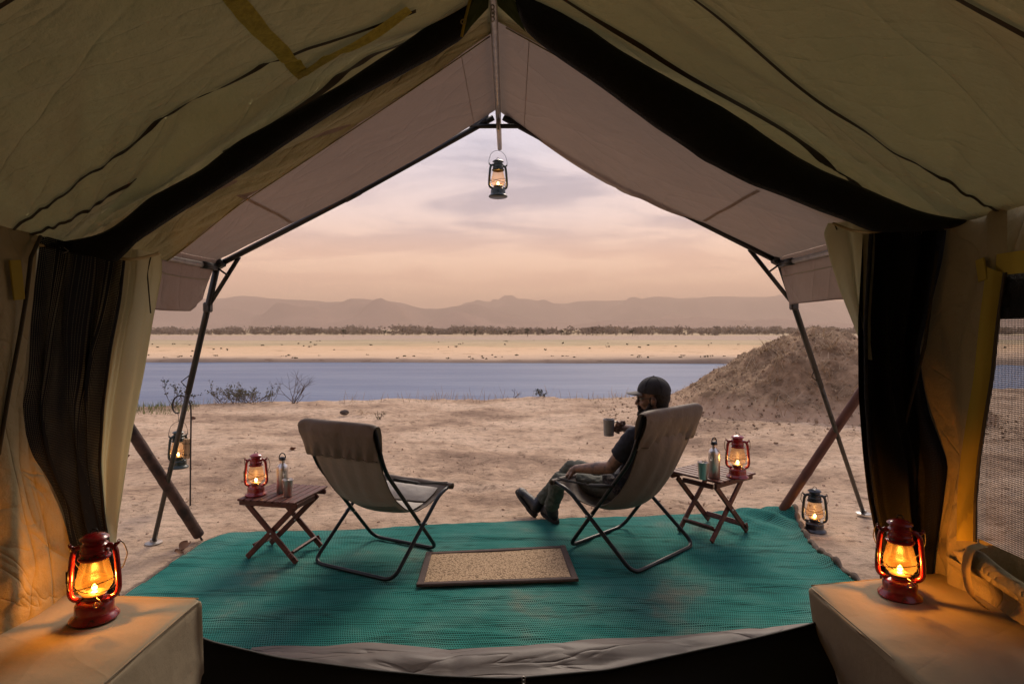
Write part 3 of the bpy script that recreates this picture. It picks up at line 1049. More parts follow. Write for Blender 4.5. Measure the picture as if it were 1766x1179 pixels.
shrub('bank_weed', 1172, 668, 13.4, .5, .15, 4, 2, 'thin weed on the bank between cap and mound', 27, M['treeleafdark'], .9, .02)
shrub('ground_sprig', 655, 722, 9.8, .14, .06, 4, 3, 'tiny green sprig on the sand behind the empty chair', 28, M['leaf'], .9, .012)
# dry grass along the lip of the bank
bg = MB(); rnd = random.Random(14)
for i in range(1500):
    x = rnd.uniform(-8.0, 4.6)
    if float(vnoise(np.array(x * 1.3), np.array(.5), 66)) < rnd.uniform(-.35, .35):
        continue
    y = float(bank_y(x)) + rnd.gauss(-.1, .22); z = float(height(x, y))
    straw_bit(bg, (x, y, z), rnd.uniform(.04, .15), rnd, 2.4, .0035)
tag(bg.build('bank_grass', M['straw']), 'sparse dry grass along the lip of the near bank', 'grass', kind='stuff')
# grass tuft at the far left of the bank
gt = MB(); rnd = random.Random(4)
for i in range(900):
    x = rnd.uniform(-7.9, -5.9); y = float(bank_y(x)) - rnd.uniform(-.25, 1.1)
    if x > -6.5 and rnd.random() < .5:
        continue
    z = float(height(x, y))
    a = rnd.uniform(0, 6.28); h = rnd.uniform(.05, .17); w = .006
    c = Vector((x, y, z - .01)); s = Vector((math.cos(a), math.sin(a), 0)) * w
    tip = c + Vector((rnd.gauss(0, .04), rnd.gauss(0, .04), h))
    gt.add([c - s, c + s, tip], [(0, 1, 2)])
tag(gt.build('grass', M['grass']), 'short green grass on the bank edge at far left', 'grass', kind='stuff')
# dung heap and stone beyond the empty chair
b = G(622, 713); hp = MB(); rnd = random.Random(3)
for i in range(75):
    a = rnd.uniform(0, 6.28); rr = abs(rnd.gauss(0, .14))
    p = b + Vector((rr * math.cos(a) * 1.3, rr * math.sin(a) * .8, max(0, .07 - rr * .3) * rnd.random() + .01))
    straw_bit(hp, p, rnd.uniform(.03, .1), rnd, .5, .006)
o = hp.build('straw_heap', M['straw']); tag(o, 'small flat heap of straw and dung on the sand beyond the empty chair', 'heap', kind='stuff')
b = G(594, 714); sm_ = MB(); sm_.ell((0, 0, .03), (.085, .06, .05), None, 10, 6)
sm_.v = [tuple(Vector(v) * (1 + .25 * float(vnoise(v[0] * 30, v[1] * 30 + v[2] * 50, 3)))) for v in sm_.v]
o = sm_.build('stone', pm('dark stone', (.07, .05, .04), .9, bump=.5), smooth=True); o.location = b
tag(o, 'dark stone left of the small straw heap', 'stone')


def dead_leaf(px, py, s, lab, seed):
    rnd = random.Random(seed)
    b = G(px, py); b.z = float(height(b.x, b.y)) + .012
    mb = MB(); rows = []
    for i in range(7):
        u = i / 6
        wdt = s * .42 * math.sin(math.pi * min(1, u * .95 + .05)) ** .7
        rows.append([(s * (u - .5), wdt * v + .02 * s * math.sin(u * 9), s * (.22 * abs(v) ** 1.5 + .18 * math.sin(u * 3 + seed)) + s * .05) for v in (-1, -.5, 0, .5, 1)])
    mb.grid(rows); mb.uv = None
    o = mb.build('dead_leaf', M['dryleaf2'], smooth=True)
    o.location = b; o.rotation_euler = (rnd.uniform(-.2, .2), rnd.uniform(-.2, .2), rnd.uniform(0, 6))
    tag(o, lab, 'leaf', 'dead leaves on the sand')


M['dryleaf2'] = pm('curled dead leaf', (.17, .075, .035), .8, var=.4, vscale=30)
dead_leaf(318, 948, .085, 'curled brown leaf on the sand at the left mat edge', 1)
dead_leaf(309, 957, .06, 'smaller brown leaf just before the curled one at the left mat edge', 2)
dead_leaf(505, 778, .1, 'reddish dead leaf on the sand behind the left table bottle', 3)
dead_leaf(333, 722, .1, 'far reddish dead leaf beside the shepherd hook', 4)
dead_leaf(218, 785, .09, 'dead leaf on the sand by the left log', 5)

# ================================================================== the tent
tent = empty('tent', (0, 0, 0), 0, 'khaki ridge tent seen from inside, front rolled open under a taupe awning', 'tent')
XC, HW, RZ, EZ = -0.06, 1.66, 2.75, 1.89


def roof_pt(sg, s, y, drop=0.0):
    """sg -1 left / +1 right, s 0 ridge .. 1 eave"""
    x = XC + sg * (HW + (.0 if sg < 0 else .10)) * s
    z = RZ - (RZ - EZ) * s - drop - (.115 if sg < 0 else .0) * float(sstep(.72, 1.0, s)) * float(1 - sstep(2.0, 2.4, y) * .6)
    return Vector((x, y, z))


def roof_relief(sg, s, y):
    s = np.asarray(s, float); y = np.asarray(y, float)
    sag = 0.035 * np.sin(math.pi * s)
    ss, yy = s * 1.9, y
    k = .6 * sg
    a = (ss + k * yy * .9); b = (yy - k * ss * .6)
    w = 0.10 * fbm(b * 2.2, a * .5, 3, 71 + sg) + 0.06 * fbm(b * 6.0 + .6 * vnoise(a * 1.3, b * .5, 5), a * .9, 2, 75 + sg)
    # tension creases that fan out of the front eave corner
    dxx, dyy = ss - 1.9, y - 2.25
    r = np.hypot(dxx, dyy); th = np.arctan2(dyy, dxx)
    fan = 0.085 * np.exp(-((r - .5) / .5) ** 2) * (vnoise(th * 7.5, r * .8, 91 + sg) + .5 * vnoise(th * 15, r, 93 + sg))
    n1 = vnoise(b * 2.3 + .35 * vnoise(a * 1.1, b * .7, 15), a * .45, 111 + sg); n2 = vnoise(b * 4.1 + .5, a * .8 + 3, 115 + sg)
    w = w - .014 * np.exp(-(n1 / .05) ** 2) - .008 * np.exp(-(n2 / .05) ** 2)
    tuck = -0.012 * np.exp(-((y - 1.92 - .06 * np.sin(s * 3)) / .035) ** 2) * s ** .4
    return sag + w + fan + tuck


def roof_front(sg, s):
    """how far forward the roof cloth reaches past the door (hood)"""
    e = 2.42 + .47 * s ** .9
    return e if sg < 0 else 2.36 + .22 * s


for sg in (-1, 1):
    ns, ny = 110, 230
    Sg, Vg = np.meshgrid(np.linspace(0, 1, ns + 1), np.linspace(0, 1, ny + 1))
    Vg = 1 - (1 - Vg) ** 1.5
    fr = np.array([roof_front(sg, q) for q in Sg[0]])[None, :]
    Yg = -1.7 + (fr + 1.7) * Vg
    ampg = np.minimum(1, (fr - Yg) / .25 + .2)
    Dg = roof_relief(sg, Sg, Yg) * ampg * (np.sin(math.pi * Sg) * .75 + .25)
    rows = [[roof_pt(sg, Sg[j, i], Yg[j, i], Dg[j, i]) for i in range(ns + 1)] for j in range(ny + 1)]
    mb = MB(); mb.grid(rows)
    mb.build('roof_panel', M['roof'], tent, smooth=True)


def on_roof(sg, s, y, off=0.006):
    return roof_pt(sg, s, y, float(roof_relief(sg, s, y)) * (math.sin(math.pi * s) * .75 + .25) + off)


def seam(sg, pts, w, mat, name, off=.007, n=90, bulge=0.0):
    q = lerp_path(pts, n)
    rows = []
    for i, (s, y) in enumerate(q):
        a = q[min(i + 1, n - 1)] - q[max(i - 1, 0)]
        nrm = np.array([-a[1] / 1.9, a[0] * 1.9]); nrm /= (math.hypot(nrm[0] * 1.9, nrm[1]) + 1e-9)
        rows.append([on_roof(sg, s + nrm[0] * w * k, y + nrm[1] * w * k, off + bulge * (1 - abs(k) * 2)) for k in (-.5, -.17, .17, .5)])
    mb = MB(); mb.grid(rows)
    return mb.build(name, mat, tent, smooth=True)


# roof seams: left cross seam, right diagonal seam, the welt beside the door, one further back
seam(-1, [(0.16, 1.97), (.37, 1.905), (.7, 1.95), (1.0, 1.91)], .014, M['seam'], 'roof_seam')
seam(-1, [(0.05, 2.215), (.35, 2.20), (.62, 2.19)], .024, M['seam'], 'roof_seam')
seam(-1, [(0.78, 2.09), (.86, 2.05), (.93, 2.00), (1.0, 1.96)], .016, M['seam'], 'roof_seam')
seam(1, [(0.28, 1.66), (.5, 1.78), (.75, 1.92), (1.0, 2.02)], .014, M['seam'], 'roof_seam')
seam(1, [(0.05, 1.99), (.3, 2.07), (.62, 2.20), (.75, 2.26), (.95, 2.36)], .022, M['seam'], 'roof_seam')
seam(1, [(0.55, 1.27), (.75, 1.28), (1.0, 1.30)], .016, M['seam'], 'roof_seam')
seam(-1, [(0.5, 1.25), (.75, 1.24), (1.0, 1.25)], .012, M['seam'], 'roof_seam')
# mustard webbing corner on the left roof
seam(-1, [(0.405, 1.35), (.408, 1.7), (.41, 2.075)], .055, M['webbing'], 'webbing_tape', .014, 70)
seam(-1, [(0.41, 2.05), (.3, 1.99), (.17, 1.93)], .05, M['webbing'], 'webbing_tape', .018, 70)

# ridge, back wall and floor
mb = MB(); mb.tube([(XC, -1.7, RZ - .02), (XC - .01, 2.2, RZ - .03), (XC - .025, 4.02, RZ + .0)], .016, 12)
mb.build('ridge_tube', M['silver'], tent, smooth=True)
mb = MB()
mb.grid([[(XC - HW, -1.69, 0), (XC - HW, -1.69, EZ)], [(XC, -1.69, 0), (XC, -1.69, RZ)], [(XC + HW + .06, -1.69, 0), (XC + HW + .06, -1.69, EZ)]])
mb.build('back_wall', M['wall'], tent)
mb = MB(); mb.box((0, .26, .006), (3.4, 3.9, .012))
mb.build('groundsheet', M['floor'], tent)

# ---- front door: rolled net along the slopes
def edge_roll(pairs, d, dr, name, mat, n=60, seed=0):
    a = lerp_path([(p[0], p[1]) for p in pairs], n); b = lerp_path([(p[2], p[3]) for p in pairs], n)
    rows = []
    for i in range(n):
        u = P(a[i][0], a[i][1], d); l = P(b[i][0], b[i][1], d)
        c = (u + l) / 2; h = (u - l) / 2
        row = []
        for k in range(17):
            th = 2 * math.pi * k / 16
            bump = 1 + .10 * float(vnoise(np.array(i * .12), np.array(math.cos(th) * 1.5 + 3), seed)) + .06 * float(vnoise(np.array(i * .4), np.array(k * .8), seed + 1)) * (k not in (0, 16))
            row.append(c + h * math.cos(th) * bump + Vector((0, -dr * math.sin(th) * bump * (1 if k <= 8 else .4), 0)))
        row[16] = row[0].copy()
        rows.append(row)
    mb = MB(); mb.grid(rows)
    return mb.build(name, mat, tent, smooth=True)


edge_roll([(62, 424, 205, 452), (120, 416, 212, 446), (165, 410, 216, 440), (210, 386, 230, 424), (260, 343, 288, 384), (350, 293, 390, 318), (405, 250, 440, 286), (500, 198, 530, 224),
           (590, 149, 618, 170), (700, 73, 737, 106), (770, 23, 800, 66), (815, -12, 838, 12)], 2.15, .045, 'rolled_door_net', M['blackroll'], 70, 3)
edge_roll([(872, -10, 895, 22), (920, -6, 902, 52), (983, 28, 955, 96), (1060, 84, 1030, 146), (1163, 143, 1130, 220), (1258, 193, 1225, 282), (1340, 250, 1298, 322),
           (1408, 293, 1383, 352), (1483, 323, 1455, 380), (1548, 353, 1500, 402), (1600, 371, 1580, 400), (1655, 380, 1640, 394)], 2.15, .05, 'rolled_door_net', M['blackroll'], 70, 5)


def sheet(lp, rp, nu, nv, fold=None, d_mid=0.0):
    """cloth hung between a left and a right edge, each a list of (px, py, metres ahead)"""
    a = lerp_path([P(*p) for p in lp], nv); b = lerp_path([P(*p) for p in rp], nv)
    rows = []
    for i in range(nu + 1):
        u = i / nu
        row = []
        for j in range(nv):
            v = j / (nv - 1)
            p = Vector(a[j]) * (1 - u) + Vector(b[j]) * u
            off = fold(u, v) if fold else 0
            p.y += off + d_mid * math.sin(math.pi * u)
            row.append(p)
        rows.append(row)
    return rows


# left side wall: straight run back along the tent, front edge gathered at the door net
L_EDGE = [(66, 404, 2.02), (57, 520, 2.0), (46, 600, 1.975), (38, 700, 1.955), (62, 790, 2.01), (105, 880, 2.12), (130, 960, 2.19), (142, 1040, 2.22), (150, 1130, 2.24)]
le = lerp_path([P(*p) for p in L_EDGE], 70)
rows = []
for i in range(72):
    u = i / 71
    row = []
    for j in range(70):
        e = Vector(le[j])
        z = e.z
        back = Vector((-1.66, -1.7, EZ + .02 + (0 - EZ - .02) * j / 69))
        k = 1 - (1 - u) ** 1.8
        p = back.lerp(e, k)
        p.z = back.z * (1 - sstep(.4, 1, k)) + e.z * sstep(.4, 1, k)
        yy, zz = p.y, p.z
        wv = .035 * float(fbm(np.array(yy * 3.2 + zz * .8), np.array(zz * 1.0), 3, 41)) * min(1, (1 - u) * 6)
        wv += .022 * math.exp(-((yy - 1.93 + .05 * zz) / .05) ** 2) * min(1, (1 - u) * 4) * (zz > .6)
        p.x = -1.655 + (p.x + 1.655) * sstep(.7, 1, u) + wv
        row.append(p)
    rows.append(row)
mb = MB(); mb.grid(rows)
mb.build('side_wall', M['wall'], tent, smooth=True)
# black draft cord and pocket tab on the left wall
mb = MB(); mb.tube([(-1.625, 2.0, 1.82), (-1.622, 1.955, 1.74), (-1.62, 1.935, 1.61), (-1.625, 1.915, 1.48), (-1.63, 1.88, 1.3), (-1.63, 1.84, 1.1)], .006, 6)
mb.build('cord', M['seam'], tent, smooth=True)
mb = MB(); mb.box((-1.622, 1.90, 1.66), (.006, .045, .13), Matrix.Rotation(R(8), 3, 'X'), bev=.002)
mb.build('toggle_tab', M['trim'], tent)

# left door net curtain and pale flap
def lfold(u, v):
    return (.055 * math.sin(u * 11 + v * 4.0) + .035 * math.sin(u * 23 - v * 7 + 1.0)) * (.35 + .65 * v) * math.sin(math.pi * min(1, max(0, u * .96 + .02))) + .03 * float(vnoise(np.array(u * 5), np.array(v * 7), 12))


L_CURT_R = [(216, 444, 2.30), (208, 520, 2.30), (192, 600, 2.30), (179, 700, 2.30), (173, 800, 2.30), (182, 900, 2.30), (203, 1000, 2.30), (210, 1060, 2.30), (215, 1140, 2.30)]
mb = MB(); mb.grid(sheet(L_EDGE, L_CURT_R, 60, 90, lfold))
mb.build('door_net_curtain', M['blacknet'], tent, smooth=True)
mb = MB(); mb.grid(sheet([(p[0] - 40, p[1] - (14 if k == 0 else 0), p[2] + .10) for k, p in enumerate(L_EDGE)], [(p[0] - 2, p[1] - (14 if k == 0 else 0), p[2] + .09) for k, p in enumerate(L_CURT_R)], 30, 60, lambda u, v: .02 * math.sin(u * 9 + v * 3) * math.sin(math.pi * u)))
mb.build('front_wall', M['wall'], tent, smooth=True)
mb = MB(); mb.tube([tuple(Vector(p) + Vector((0, -.006, 0))) for p in lerp_path([P(*p) for p in L_CURT_R], 60)], .006, 6)
mb.build('curtain_hem', M['blackroll'], tent, smooth=True)
L_FLAP_R = [(274, 437, 2.46), (276, 470, 2.46), (263, 545, 2.45), (249, 640, 2.43), (228, 755, 2.41), (212, 860, 2.39), (200, 930, 2.38), (196, 1000, 2.37), (194, 1130, 2.36)]
L_FLAP_L = [(p[0] - 6, p[1] - (18 if k == 0 else 0), 2.31) for k, p in enumerate(L_CURT_R)]
mb = MB(); mb.grid(sheet(L_FLAP_L, L_FLAP_R, 40, 90, lambda u, v: .022 * math.sin(u * 9 + 2 * v) * (1 - .3 * v) + .012 * math.sin(u * 21 + v * 3) * (1 - v)))
mb.build('door_flap', M['flap'], tent, smooth=True)
mb = MB(); mb.tube([tuple(Vector(p) + Vector((0, -.004, 0))) for p in lerp_path([P(262, 440, 2.43), P(255, 470, 2.42), P(258, 505, 2.42), P(261, 540, 2.43)], 30)], .0028, 5)
mb.build('cord', M['seam'], tent, smooth=True)
# hood cloth between net roll and awning on both sides is the roof panel's own edge: hem it
for sg in (-1, 1):
    mb = MB(); mb.tube([roof_pt(sg, s, roof_front(sg, s), .006) for s in np.linspace(0.02, 1, 40)], .003, 6)
    mb.build('hood_hem', M['roof'], tent, smooth=True)

# right side wall with window, net, mustard border
R_EDGE = [(1638, 360, 2.26), (1625, 450, 2.30), (1605, 530, 2.36), (1586, 600, 2.42), (1590, 650, 2.41), (1602, 710, 2.37), (1625, 770, 2.29), (1636, 800, 2.26), (1625, 880, 2.29), (1612, 960, 2.33), (1606, 1040, 2.35), (1600, 1130, 2.37)]
W_EDGE = [(1737, 335, 1.99), (1737, 470, 1.99), (1724, 560, 2.02), (1715, 650, 2.043), (1703, 720, 2.07), (1692, 790, 2.10), (1686, 860, 2.115), (1685, 932, 2.12), (1690, 985, 2.105), (1700, 1060, 2.08), (1712, 1150, 2.05)]
ra = lerp_path([P(*p) for p in R_EDGE], 80); rb = lerp_path([P(*p) for p in W_EDGE], 80)
rows = []
for i in range(29):
    u = i / 28
    row = []
    for j in range(80):
        p = Vector(ra[j]).lerp(Vector(rb[j]), u)
        w_ = math.sin(math.pi * u)
        p.x -= .035 * w_ * (math.sin(u * 8 + j * .05) * .6 + .5) - .03 * float(fbm(np.array(u * 3), np.array(j * .06), 2, 50)) * w_
        p.y += .02 * float(fbm(np.array(u * 4), np.array(j * .08), 2, 51)) * w_
        row.append(p)
    rows.append(row)
mb = MB(); mb.grid(rows)
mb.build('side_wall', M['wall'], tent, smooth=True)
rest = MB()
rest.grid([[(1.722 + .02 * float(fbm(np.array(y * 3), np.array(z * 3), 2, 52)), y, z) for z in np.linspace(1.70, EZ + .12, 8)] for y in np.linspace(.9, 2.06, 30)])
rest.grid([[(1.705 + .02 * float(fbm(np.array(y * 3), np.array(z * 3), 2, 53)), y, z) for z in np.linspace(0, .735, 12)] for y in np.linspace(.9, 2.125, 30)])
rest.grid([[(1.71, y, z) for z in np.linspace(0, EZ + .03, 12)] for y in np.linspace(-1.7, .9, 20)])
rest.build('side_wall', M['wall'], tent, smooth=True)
mb = MB(); mb.grid([[(1.716, y, z) for z in np.linspace(.70, 1.73, 12)] for y in np.linspace(.88, 2.14, 14)])
mb.build('window_net', M['winnet'], tent)
wb = lerp_path([P(p[0], p[1], p[2]) for p in W_EDGE[1:8]], 50)
wa = lerp_path([P(p[0] - 30, p[1] + (0 if k else -12), p[2] + .055) for k, p in enumerate(W_EDGE[1:8])], 50)
rows = [[Vector(wa[j]).lerp(Vector(wb[j]), u) + Vector((-.012 - .012 * math.sin(math.pi * u), 0, 0)) for j in range(50)] for u in (0, .25, .5, .75, 1)]
mb = MB(); mb.grid(rows)
mb.build('window_border', M['trim'], tent, smooth=True)
mb = MB(); mb.grid([[(1.69, y, z) for z in (1.685, 1.72, 1.76)] for y in np.linspace(1.0, 2.03, 12)])
mb.build('window_border', M['trim'], tent)
mb = MB(); mb.tube([Vector(p) + Vector((-.014, -.008, 0)) for p in wb], .006, 6)
mb.build('window_zip', M['seam'], tent, smooth=True)
mb = MB()
mb.grid([[(1.698 + .006 * math.sin(z * 60), y, z) for z in np.linspace(1.535, 1.69, 8)] for y in np.linspace(.9, 2.015, 10)])
mb.build('window_shade', M['blackroll'], tent)
# rolled window cover along the sill, with its strap
rows = []
for i in range(40):
    u = i / 39
    y = 2.15 - 1.2 * u
    c = Vector((1.655 - .02 * math.sin(u * 12), y, .665 - .02 * u + .015 * math.sin(u * 17)))
    r = .033 * (1 + .22 * math.sin(u * 15 + 1)) * min(1, .35 + u * 7)
    rows.append([c + Vector((-r * math.cos(a), .012 * math.sin(3 * a), r * 1.15 * math.sin(a) * (1 + .12 * math.sin(4 * a + u * 20)))) for a in np.linspace(0, 2 * math.pi, 15)])
mb = MB(); mb.grid(rows)
mb.build('rolled_window_cover', M['wall'], tent, smooth=True)
mb = MB()
sp_ = [(1.655, 2.03, .745), (1.60, 2.025, .735), (1.583, 2.02, .66), (1.592, 2.01, .58), (1.64, 2.0, .535)]
q = lerp_path(sp_, 20)
mb.grid([[Vector(p) + Vector((-.004, dy_, 0)) for dy_ in (-.02, 0, .02)] for p in q])
mb.build('toggle_strap', M['tie'], tent, smooth=True)
mb = MB(); mb.grid([[Vector((1.70 - .0 * k, y, .545 + k * .09 + .01 * math.sin(y * 9))) + Vector((-.035 - .02 * math.sin(k * 3.1 + y * 5), 0, 0)) for k in np.linspace(0, 1, 6)] for y in np.linspace(.9, 2.2, 30)])
mb.build('sill_pleat', M['wall'], tent, smooth=True)
mb = MB(); mb.box((1.668, 2.06, 1.71), (.006, .04, .08), Matrix.Rotation(R(-10), 3, 'X'), bev=.002)
mb.build('toggle_tab', M['trim'], tent)
mb = MB(); mb.tube([(1.642, 2.24, 1.80), (1.64, 2.27, 1.62), (1.62, 2.275, 1.44), (1.60, 2.33, 1.2), (1.59, 2.36, 1.08)], .006, 6)
mb.build('cord', M['seam'], tent, smooth=True)

# right door net and flap
R_CURT_L = [(1500, 400, 2.31), (1496, 470, 2.31), (1491, 560, 2.31), (1492, 680, 2.31), (1499, 780, 2.31), (1508, 860, 2.31), (1522, 930, 2.31), (1530, 1000, 2.31), (1532, 1130, 2.31)]
mb = MB(); mb.grid(sheet(R_CURT_L, R_EDGE, 50, 90, lambda u, v: (.045 * math.sin(u * 10 + v * 2) + .03 * math.sin(u * 22 - v * 4)) * math.sin(math.pi * u)))
mb.build('door_net_curtain', M['blacknet'], tent, smooth=True)
mb = MB(); mb.grid([[p + Vector((.0, .045, 0)) for p in row] for row in sheet(R_CURT_L, [(p[0] + 30, p[1] - (10 if k == 0 else 0), p[2]) for k, p in enumerate(R_EDGE)], 30, 60, lambda u, v: .03 * math.sin(u * 14 + v * 3) * math.sin(math.pi * u))])
mb.build('door_net_curtain', M['blackroll'], tent, smooth=True)
mb = MB(); mb.tube([tuple(Vector(p) + Vector((0, -.006, 0))) for p in lerp_path([P(*p) for p in R_CURT_L], 60)], .007, 6)
mb.build('curtain_hem', M['blackroll'], tent, smooth=True)
R_FL_L = [(1432, 383, 2.40), (1424, 400, 2.40), (1436, 450, 2.40), (1452, 500, 2.40), (1470, 545, 2.40), (1488, 590, 2.40), (1497, 620, 2.38)]
R_FL_R = [(1498, 385, 2.34), (1504, 410, 2.34), (1502, 460, 2.34), (1498, 510, 2.34), (1496, 550, 2.34), (1496, 590, 2.34), (1499, 620, 2.34)]
mb = MB(); mb.grid(sheet(R_FL_L, R_FL_R, 30, 60, lambda u, v: .02 * math.sin(u * 10 + 1)))
mb.build('door_flap', M['flap'], tent, smooth=True)
mb = MB(); mb.tube([tuple(Vector(p)) for p in lerp_path([P(1440, 388, 2.385), P(1455, 420, 2.385), P(1466, 455, 2.385), P(1470, 490, 2.385), P(1480, 530, 2.385), P(1490, 575, 2.385)], 30)], .003, 5)
mb.build('cord', M['seam'], tent, smooth=True)

# tie tapes holding the door back
mb = MB(); mb.tube(lerp_path([P(60, 421, 2.0), P(100, 429, 2.12), P(160, 437, 2.17), P(222, 448, 2.2), P(245, 445, 2.3), P(274, 437, 2.42)], 30), .006, 6)
mb.build('tie_tape', M['tie'], tent, smooth=True)
mb = MB(); mb.tube(lerp_path([P(1436, 385, 2.38), P(1470, 398, 2.34), P(1500, 401, 2.2), P(1560, 393, 2.17), P(1640, 383, 2.15)], 30), .0055, 6)
mb.build('tie_tape', M['tie'], tent, smooth=True)
for (a, b, dd) in ((98, 118, 2.1), (1585, 1602, 2.13)):
    mb = MB(); yb_ = 431 if a < 500 else 388
    mb.tube([P(a, yb_, dd), P((a + b) / 2, yb_ - 6, dd), P(b, yb_ + 2, dd), P((a + b) / 2, yb_ + 6, dd)], .0025, 5, closed=True)
    mb.build('buckle', M['silver'], tent, smooth=True)

# green apex gussets with ring, zip pulls
mb = MB(); mb.grid([[P(843, -14, 2.095), P(843, 5, 2.115), P(842, 14, 2.125)], [P(826, -14, 2.075), P(822, 20, 2.115), P(818, 40, 2.135)], [P(812, -14, 2.075), P(803, 30, 2.105), P(796, 64, 2.125)]])
mb.build('apex_gusset', M['green'], tent)
mb = MB(); mb.grid([[P(856, -14, 2.095), P(857, 2, 2.115), P(858, 10, 2.125)], [P(872, -14, 2.075), P(878, 16, 2.115), P(884, 34, 2.135)], [P(884, -14, 2.075), P(894, 24, 2.105), P(907, 56, 2.125)]])
mb.build('apex_gusset', M['green'], tent)
mb = MB(); mb.tube([P(812, -5, 2.070), P(803, 30, 2.085), P(796, 64, 2.115)], .005, 6); mb.build('gusset_piping', M['trim'], tent, smooth=True)
mb = MB(); mb.tube([P(799 + 4 * math.cos(a), 38 + 4 * math.sin(a), 2.075) for a in np.linspace(0, 6.28, 13)[:-1]], .0025, 5, closed=True)
mb.build('ring', M['tie'], tent, smooth=True)
mb = MB()
for k in range(4):
    c = P(849.5, 13 + k * 6.5, 2.095)
    mb.tube([c + Vector((.006 * math.cos(a), .004 * (k % 2), .009 * math.sin(a))) for a in np.linspace(0, 6.28, 11)[:-1]], .0025, 5, closed=True)
mb.build('zip_pull', M['silver'], tent, smooth=True)

# ---- awning
AY0, AY1 = 2.32, 3.40
def awn(sg, s, y):
    x = XC - .015 + sg * (1.64 if sg < 0 else 1.63) * s
    z = RZ + .035 - .875 * s
    k = (y - AY0) / (AY1 - AY0)
    sag = .028 * math.sin(math.pi * s) * (1 if sg < 0 else 1.0)
    edge = .03 * math.sin(math.pi * min(1, s * 1.35)) * k ** 6 * (1.6 if sg > 0 else .3)
    # cloth pulled towards the corner fitting
    r = math.hypot((1 - s) * 1.87, (AY1 - y)); th = math.atan2(AY1 - y, (1 - s) * 1.87)
    fan = .016 * math.exp(-((r - .4) / .4) ** 2) * float(vnoise(np.array(th * 6.5), np.array(r * .6), 14 + sg))
    if sg > 0:
        r2 = math.hypot((.45 - s) * 1.87, (AY1 - y)); th2 = math.atan2(AY1 - y, (.45 - s) * 1.87)
        fan += .02 * math.exp(-((r2 - .25) / .35) ** 2) * float(vnoise(np.array(th2 * 4.5), np.array(r2 * .6), 19))
    w = .014 * float(fbm(np.array(s * 3), np.array(y * 1.6), 3, 24 + sg))
    return Vector((x, y, z - (sag + fan + w) * min(1, 1.0) - edge))


for sg in (-1, 1):
    mb = MB(); mb.grid([[awn(sg, s, y) for s in np.linspace(0, 1, 70)] for y in np.linspace(AY0, AY1 + (.03 if sg > 0 else -.012), 44)])
    mb.build('awning_panel', M['fly'], tent, smooth=True)
    # sewn strip and lap seam
    for s0 in (.09,):
        mb = MB(); mb.tube([awn(sg, s0, y) - Vector((0, 0, .001)) for y in np.linspace(AY0, AY1 - .02, 20)], .0016, 4)
        mb.build('stitched_seam', M['fly'], tent, smooth=True)
    mb = MB(); mb.grid([[awn(sg, .73 + ds, y) - Vector((0, 0, .004)) for ds in (-.005, .005)] for y in np.linspace(2.62, AY1 - .03, 20)])
    mb.build('lap_seam', M['fly'], tent, smooth=True)
    # side valance
    rows = []
    for i in range(40):
        y = 2.62 + (3.40 - 2.62) * i / 39
        row = []
        for j in range(16):
            v = j / 15
            c = awn(sg, 1.0, min(y, AY1))
            yy = y + (-.06 if sg < 0 else .0) * v * (i / 39) + (.0 if sg < 0 else .05 * v * i / 39)
            rnd_ = .05 * max(0, (i - 34) / 5) * max(0, (v - .8) / .2) if sg < 0 else 0
            row.append(Vector((c.x + sg * (.003 + .085 * v ** .8) + .012 * math.sin(y * 5 + v * 2.5) * v, yy - rnd_ * .8, c.z - .29 * v * (1.02 if sg < 0 else .92) + rnd_ * .5)))
        rows.append(row)
    mb = MB(); mb.grid(rows)
    mb.build('valance', M['fly'], tent, smooth=True)
    mb = MB(); mb.tube([r[6] + Vector((-sg * .003, 0, 0)) for r in rows], .0018, 4)
    mb.build('stitched_seam', M['flap'], tent, smooth=True)
    mb = MB(); mb.tube([r[15] for r in rows], .004, 5)
    mb.build('valance_hem', M['fly'], tent, smooth=True)

# ---- awning frame
APX = Vector((XC - .02, 3.42, RZ + .005))
CL = Vector((-1.735, 3.42, 1.875)); CR = Vector((1.575, 3.42, 1.895))
for c, sg in ((CL, -1), (CR, 1)):
    mb = MB(); mb.tube([APX + Vector((sg * .03, 0, -.01)), APX.lerp(c, .5) + Vector((0, 0, -.012)), c], .0175, 10)
    mb.build('rafter', M['blackmetal'], tent, smooth=True)
    mb = MB(); p = APX.lerp(c, .52); mb.tube([p - (c - APX).normalized() * .05 + Vector((0, 0, -.012)), p + (c - APX).normalized() * .05 + Vector((0, 0, -.012))], .02, 10)
    mb.build('rafter_sleeve', M['blackmetal'], tent, smooth=True)
    # apex bracket strap
    mb = MB(); mb.box(APX + Vector((sg * .075, 0, .0)), (.03, .035, .10), Matrix.Rotation(R(sg * -18), 3, 'Y'), bev=.004)
    mb.box(APX + Vector((sg * .11, 0, -.045)), (.12, .028, .045), Matrix.Rotation(R(sg * 28), 3, 'Y'), bev=.006)
    mb.build('apex_bracket', M['black'], tent)
mb = MB(); mb.tube([APX + Vector((-.17, -.005, -.062)), APX + Vector((.165, -.005, -.062))], .014, 10)
mb.build('tie_bar', M['blackmetal'], tent, smooth=True)
mb = MB(); mb.tube([APX + Vector((0, -.02, .03)), APX + Vector((0, -.02, -.09))], .013, 8)
mb.build('king_pin', M['silver'], tent, smooth=True)
FL = G(265, 937); FR = G(1489, 886)
